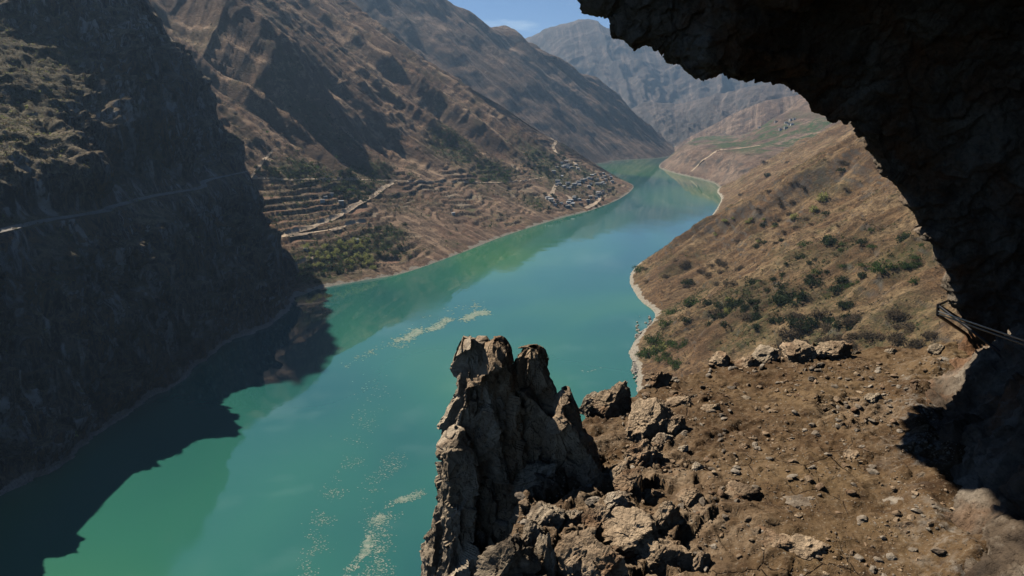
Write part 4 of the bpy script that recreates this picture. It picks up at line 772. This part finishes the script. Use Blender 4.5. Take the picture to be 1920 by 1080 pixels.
# loose stones one by one
SM = [[rock_mesh('stone', 500+k*2+(0 if mt == 'rock' else 50), 3, 9, (1, .85, .62)) for k in range(8)] for mt in ('rock', 'rock_grey')]
for L_, mt in zip(SM, ('stone_tan', 'stone_grey')):
    for me in L_: me.materials.append(M[mt])
def stones(xa, ya, xb, yb, cnt, w0, w1, wh, g=.5):
    for _ in range(cnt):
        px, py = RS.uniform(xa, xb), RS.uniform(ya, yb); h = lhit(px, py)
        if h[0] is None or h[3] > 12: continue
        c_ = CAVE.ray_cast(Vector(EYE), Vector(ray(px, py)).normalized())
        if c_[0] is not None and c_[3] < h[3]: continue
        q = int(RS.uniform() < g); r_ = RS.uniform(w0, w1)**1.0/2*h[3]/F; o = link('stone', SM[q][RS.randint(8)]); o.location = h[0]+Vector((0, 0, r_*.2)); o.scale = (r_*RS.uniform(.8, 1.3), r_, r_*RS.uniform(.7, 1.2)); o.rotation_euler = (RS.uniform(-.4, .4), RS.uniform(-.4, .4), RS.uniform(0, 6.28))
        tag(o, where(px, py, f"{'grey' if q else 'tan'} loose stone", 'stone', 'tiny ' if r_/h[3]*F*2 < w0+(w1-w0)*.4 else 'small '), 'stone', 'loose stones '+wh)
stones(1280, 680, 1760, 740, 45, 6, 13, 'on the far part of the ledge'); stones(1200, 740, 1640, 880, 55, 6, 14, 'on the middle of the ledge'); stones(1200, 880, 1760, 1070, 50, 7, 18, 'on the near part of the ledge')
stones(1560, 700, 1720, 840, 30, 6, 12, 'in the pale gravel by the cave wall', .9); stones(940, 860, 1200, 1075, 60, 9, 22, 'among the boulders of the left outcrop'); stones(1120, 700, 1300, 760, 20, 7, 15, 'between the rim boulders')
# angular rubble, too much of it to count
rs = np.random.RandomState(19); TM = []
for k in range(14):
    V_, F_ = ICO[2]; nr = rs.normal(size=(7, 3)); nr /= np.linalg.norm(nr, axis=1)[:, None]; cc = rs.uniform(.45, 1, 7); q = V_@nr.T; TM.append(V_*np.minimum(np.where(q > .05, cc/np.maximum(q, .05), 9).min(1), 1.3)[:, None]*rs.uniform(.6, 1.2, 3)*[1, 1, .7])
TM = np.array(TM); pos = []
while len(pos) < 1700:
    px, py = rs.uniform(900, 1830), rs.uniform(668, 1090); nz_ = float(fbm(np.array([[px/90, py/45, 0.]]), 2, seed=9)[0])
    if rs.uniform() > .25+1.2*nz_+.5*(px < 1260)+.25*(py < 700): continue
    h = lhit(px, py)
    if h[0] is None or h[3] > 12: continue
    pos.append((h[0].x, h[0].y, h[0].z, rs.uniform(3.5, 7.5)*rs.choice([.7, 1, 1.8], p=[.5, .38, .12])/2*h[3]/F))
pos = np.array(pos); n = len(pos); T = TM[rs.randint(0, 14, n)]; a_ = rs.uniform(0, 6.28, n)[:, None]; T = np.stack([T[..., 0]*np.cos(a_)-T[..., 1]*np.sin(a_), T[..., 0]*np.sin(a_)+T[..., 1]*np.cos(a_), T[..., 2]+.05], -1); W = T*pos[:, 3][:, None, None]+pos[:, None, :3]; nf = len(ICO[2][1])
me = mesh_np('rubble', W.reshape(-1, 3), (ICO[2][1][None]+np.arange(n)[:, None, None]*len(ICO[2][0])).reshape(-1, 3), False); me.materials.append(M['rock']); me.materials.append(M['stone_tan']); me.materials.append(M['stone_grey']); me.polygons.foreach_set('material_index', np.repeat(rs.randint(0, 3, n), nf).astype(np.int32))
tag(link('rubble', me), 'sharp broken rubble scattered over the earth ledge', kind='stuff')
# gravel
rs = np.random.RandomState(9); V2, F2 = ICO[2]; V2 = V2*(1+.25*perlin(V2*1.7, 4)[:, None]); F2 = F2
pos = []
while len(pos) < 9000:
    px, py = rs.uniform(930, 1850), rs.uniform(668, 1090)
    dens = .35+.65*(math.exp(-((px-1640)/90)**2-((py-760)/60)**2))+.3*(px < 1300)
    if rs.uniform() > dens: continue
    h = lhit(px, py)
    if h[0] is None or h[3] > 12: continue
    pos.append((h[0].x, h[0].y, h[0].z, rs.uniform(1.0, 3.4)*rs.uniform(.5, 1.1)/2*h[3]/F))
pos = np.array(pos); n = len(pos); V1, F1 = (V2, F2)
ICO1 = icosphere(1); V1 = ICO1[0]; F1 = ICO1[1]; T = V1[None]*rs.uniform(.6, 1.4, (n, 12, 1))*np.array([1, 1, .6]); W = T*pos[:, 3][:, None, None]+pos[:, None, :3]
me = mesh_np('gravel', W.reshape(-1, 3), (F1[None]+np.arange(n)[:, None, None]*12).reshape(-1, 3), False); me.materials.append(M['stone_tan']); me.materials.append(M['stone_grey']); me.polygons.foreach_set('material_index', np.repeat(rs.randint(0, 2, n), 20).astype(np.int32))
tag(link('gravel', me), 'loose gravel strewn over the earth ledge', kind='stuff')
# pale boulders along the far shore of the right bank
pos = []
for px, py, sx, sy, c_ in [(1197, 655, 3, 18, 420), (1219, 612, 2.5, 8, 60), (1191, 690, 3, 9, 120), (1206, 632, 2.5, 8, 60)]:
    for _ in range(c_): p = at_z(px+rs.normal()*sx, py+rs.normal()*sy); pos.append((p[0], p[1], rs.uniform(0, .8), rs.uniform(.3, 1.0)**1.3+.1))
pos = np.array(pos); n = len(pos); T = V1[None]*rs.uniform(.6, 1.4, (n, 12, 1))*np.array([1, 1, .7]); W = T*pos[:, 3][:, None, None]+pos[:, None, :3]
M['shore_rock'] = mat_plain('shore_rock', (.36, .32, .26), .2, .5)
tag(link('shore_boulders', mesh_np('shore_boulders', W.reshape(-1, 3), (F1[None]+np.arange(n)[:, None, None]*12).reshape(-1, 3), False), M['shore_rock']), 'pale boulders heaped along the right shore', kind='stuff')

# ------------------------------------------------------------------ the split rock pinnacle
pin = link('rock_pinnacle', None, loc=at(930, 1150, 4.7)); tag(pin, 'tall split rock pinnacle rising from the cliff edge above the water', 'rock')
def spire(name, rows, dep, thick, seed, mat, nu=150, nv=190, amp=1.0, cuts=()):
    rows = np.array(rows, float); t = np.linspace(0, len(rows)-1, nv); Rr = np.stack([np.interp(t, np.arange(len(rows)), rows[:, k]) for k in range(3)], -1); th = np.linspace(0, 2*math.pi, nu, endpoint=False)
    P = np.empty((nv, nu, 3)); rs = np.random.RandomState(seed); ph = np.sort(rs.uniform(0, 6.28, 6)); cc = rs.uniform(.78, 1.0, 6); ph = np.concatenate([ph*0+np.array([.6, 1.3, 2.2, 5.35, 2.7, 5.8])+rs.uniform(-.15, .15, 6), [0, math.pi, 4.95, 3.72]]); cc = np.concatenate([cc, [1, 1, .55, .80]])
    for i in range(nv):
        py, xl, xr = Rr[i]; A0 = at(xl, py, dep); B0 = at(xr, py, dep); c_ = (A0+B0)/2; hw_ = max((B0-A0)[0]/2, .004)
        q = np.cos(th[:, None]-ph[None]); rr = np.where(q > .12, cc/np.maximum(q, .12), 9).min(1); rr = np.minimum(rr, 1.12)
        P[i, :, 0] = c_[0]+rr*np.cos(th)*hw_; P[i, :, 1] = c_[1]+rr*np.sin(th)*(hw_*.35+thick*.65)*min(1, .25+(i/nv)*3); P[i, :, 2] = c_[2]
    L_ = P-EYE; ctr = P.mean(1, keepdims=True); D_ = P-ctr; D_[..., 2] *= 0; D_ /= np.maximum(np.linalg.norm(D_, axis=-1), 1e-6)[..., None]
    f1, _ = facet(L_*np.array([1, 1, .42])+fbm(L_*1.5, 2, seed=seed)[..., None]*.06, .29, seed); f2, _ = facet(L_*np.array([1, 1, .7]), .12, seed+1)
    f3, _ = facet(L_*np.array([1, 1, .8])+fbm(L_*6, 2, seed=seed+2)[..., None]*.03, .045, seed+3)
    d_ = (f1*.095+f2*.036+f3*.013+(ridged(L_*np.array([3.2, 3.2, .9]), 4, .6, seed)-.9)*.012+fbm(L_*14, 3, .6, seed=seed)*.005)*amp*sstep(0, .06, np.linspace(0, 1, nv))[:, None]
    P = P+D_*d_[..., None]; P[..., 2] += f1*.01
    for cx, cy, cd, cn in cuts:                            # broken planes of the summit
        cn = np.array(cn, float); cn /= np.linalg.norm(cn); sd_ = (P-at(cx, cy, dep+cd))@cn+f2*.02+f3*.012; P = P-cn*np.clip(sd_, 0, None)[..., None]*.97
    V_ = P.reshape(-1, 3); Fc = grid_faces(nv, nu).tolist() if False else None
    i = np.arange(nv-1)[:, None]*nu+np.arange(nu)[None]; j = np.arange(nv-1)[:, None]*nu+(np.arange(nu)[None]+1) % nu; Fc = np.stack([i, i+nu, j+nu, j], -1).reshape(-1, 4)
    top = len(V_); V_ = np.vstack([V_, P[0].mean(0)]); me = mesh_np(name, V_-np.array(pin.location), Fc, False)
    o = link(name, me, M[mat], parent=pin); return o
spire('shard', [(630, 878, 882), (640, 872, 896), (655, 862, 903), (680, 858, 912), (735, 853, 930), (765, 838, 940), (800, 826, 945), (880, 826, 940), (960, 812, 925), (1080, 797, 915), (1250, 775, 915), (1700, 750, 930)], 4.9, .26, 61, 'rock_grey', 230, 300, cuts=[(862, 665, 0, (-.85, -.1, .45)), (880, 634, -.12, (-.35, -.75, .5)), (902, 648, 0, (.7, -.3, .6)), (835, 770, -.1, (-.75, -.45, .45)), (905, 700, -.2, (.25, -.95, .15))])
spire('shard', [(638, 924, 938), (648, 906, 950), (668, 892, 962), (720, 882, 962), (800, 876, 970), (900, 870, 972), (1050, 880, 960), (1250, 880, 970)], 5.0, .30, 63, 'rock', 190, 220, cuts=[(930, 642, 0, (.5, -.3, .8)), (918, 652, -.1, (-.55, -.5, .6)), (952, 668, 0, (.85, -.2, .4)), (930, 720, -.22, (.1, -.97, .15))])
spire('shard', [(650, 990, 1014), (656, 978, 1026), (668, 966, 1036), (700, 960, 1042), (738, 966, 1052), (775, 962, 1066), (800, 958, 1074), (860, 945, 1070), (960, 940, 1050), (1100, 940, 1030)], 5.15, .26, 67, 'rock', 190, 220, cuts=[(1015, 652, 0, (.45, -.2, .85)), (1038, 690, 0, (.85, -.1, .42)), (984, 668, -.08, (-.6, -.45, .6)), (1000, 690, -.2, (.15, -.9, .35)), (1062, 765, 0, (.8, -.3, .5))])
spire('shard', [(728, 1056, 1066), (745, 1044, 1076), (780, 1034, 1090), (830, 1026, 1100), (900, 1016, 1096)], 5.1, .24, 71, 'rock', 140, 140, cuts=[(1062, 735, 0, (.5, -.3, .8)), (1085, 780, 0, (.85, -.2, .45)), (1046, 745, -.1, (-.5, -.6, .6))])
spire('shard', [(800, 848, 858), (830, 838, 872), (900, 832, 893), (1000, 820, 900), (1150, 806, 900)], 4.70, .14, 73, 'rock_grey', 140, 180, cuts=[(852, 806, 0, (-.5, -.4, .75)), (872, 830, -.05, (.5, -.6, .6)), (850, 860, -.12, (-.1, -.95, .3))])

# ------------------------------------------------------------------ black steel bracket fixed to the cave wall
m, nt, b = new_mat('black_steel', .45, .5); b.inputs['Base Color'].default_value = (.02, .02, .022, 1); b.inputs['Metallic'].default_value = .7; M['steel'] = m
m, nt, b = new_mat('worn_steel', .4, .5); b.inputs['Base Color'].default_value = (.16, .155, .15, 1); b.inputs['Metallic'].default_value = .6; M['worn'] = m
br = link('steel_bracket', None, loc=at(1765, 580, 7.0)); tag(br, 'black steel bracket frame sticking out of the cave wall', 'bracket')
def bar(p, q, r_, mat='steel', name='bar'):
    p = np.array(p); q = np.array(q); d_ = (q-p)/np.linalg.norm(q-p); u = np.cross(d_, [0, 0, 1.]); u /= np.linalg.norm(u); v = np.cross(d_, u); k = 10
    V_ = [c_+r_*(u*math.cos(a_)+v*math.sin(a_))-np.array(br.location) for c_ in (p, q) for a_ in np.arange(k)*2*math.pi/k]; Fc = [(i, (i+1) % k, k+(i+1) % k, k+i) for i in range(k)]+[tuple(range(k))[::-1], tuple(range(k, 2*k))]
    link(name, pymesh(name, V_, Fc, M[mat]), parent=br)
def wallpt(px, py, off):
    h = CAVE.ray_cast(Vector(EYE), Vector(ray(px, py)).normalized()); d_ = h[3]/np.linalg.norm(ray(px, py)) if h[0] is not None else 7.0; return at(px, py, d_+off)
c1 = at(1759, 572, 6.7); c2 = at(1758, 590, 6.7)
bar(c1, wallpt(1786, 560, .3), .011); bar(c1, c2, .014); bar(c1, wallpt(1800, 598, -.02), .014); bar(c2, wallpt(1817, 630, .05), .016)
bar(at(1762, 575, 6.65), wallpt(1888, 670, .03), .013); bar(at(1760, 584, 6.6), at(1925, 640, 4.2), .006, 'worn', 'rod'); bar(at(1760, 589, 6.6), at(1925, 648, 4.2), .006, 'steel', 'rod')
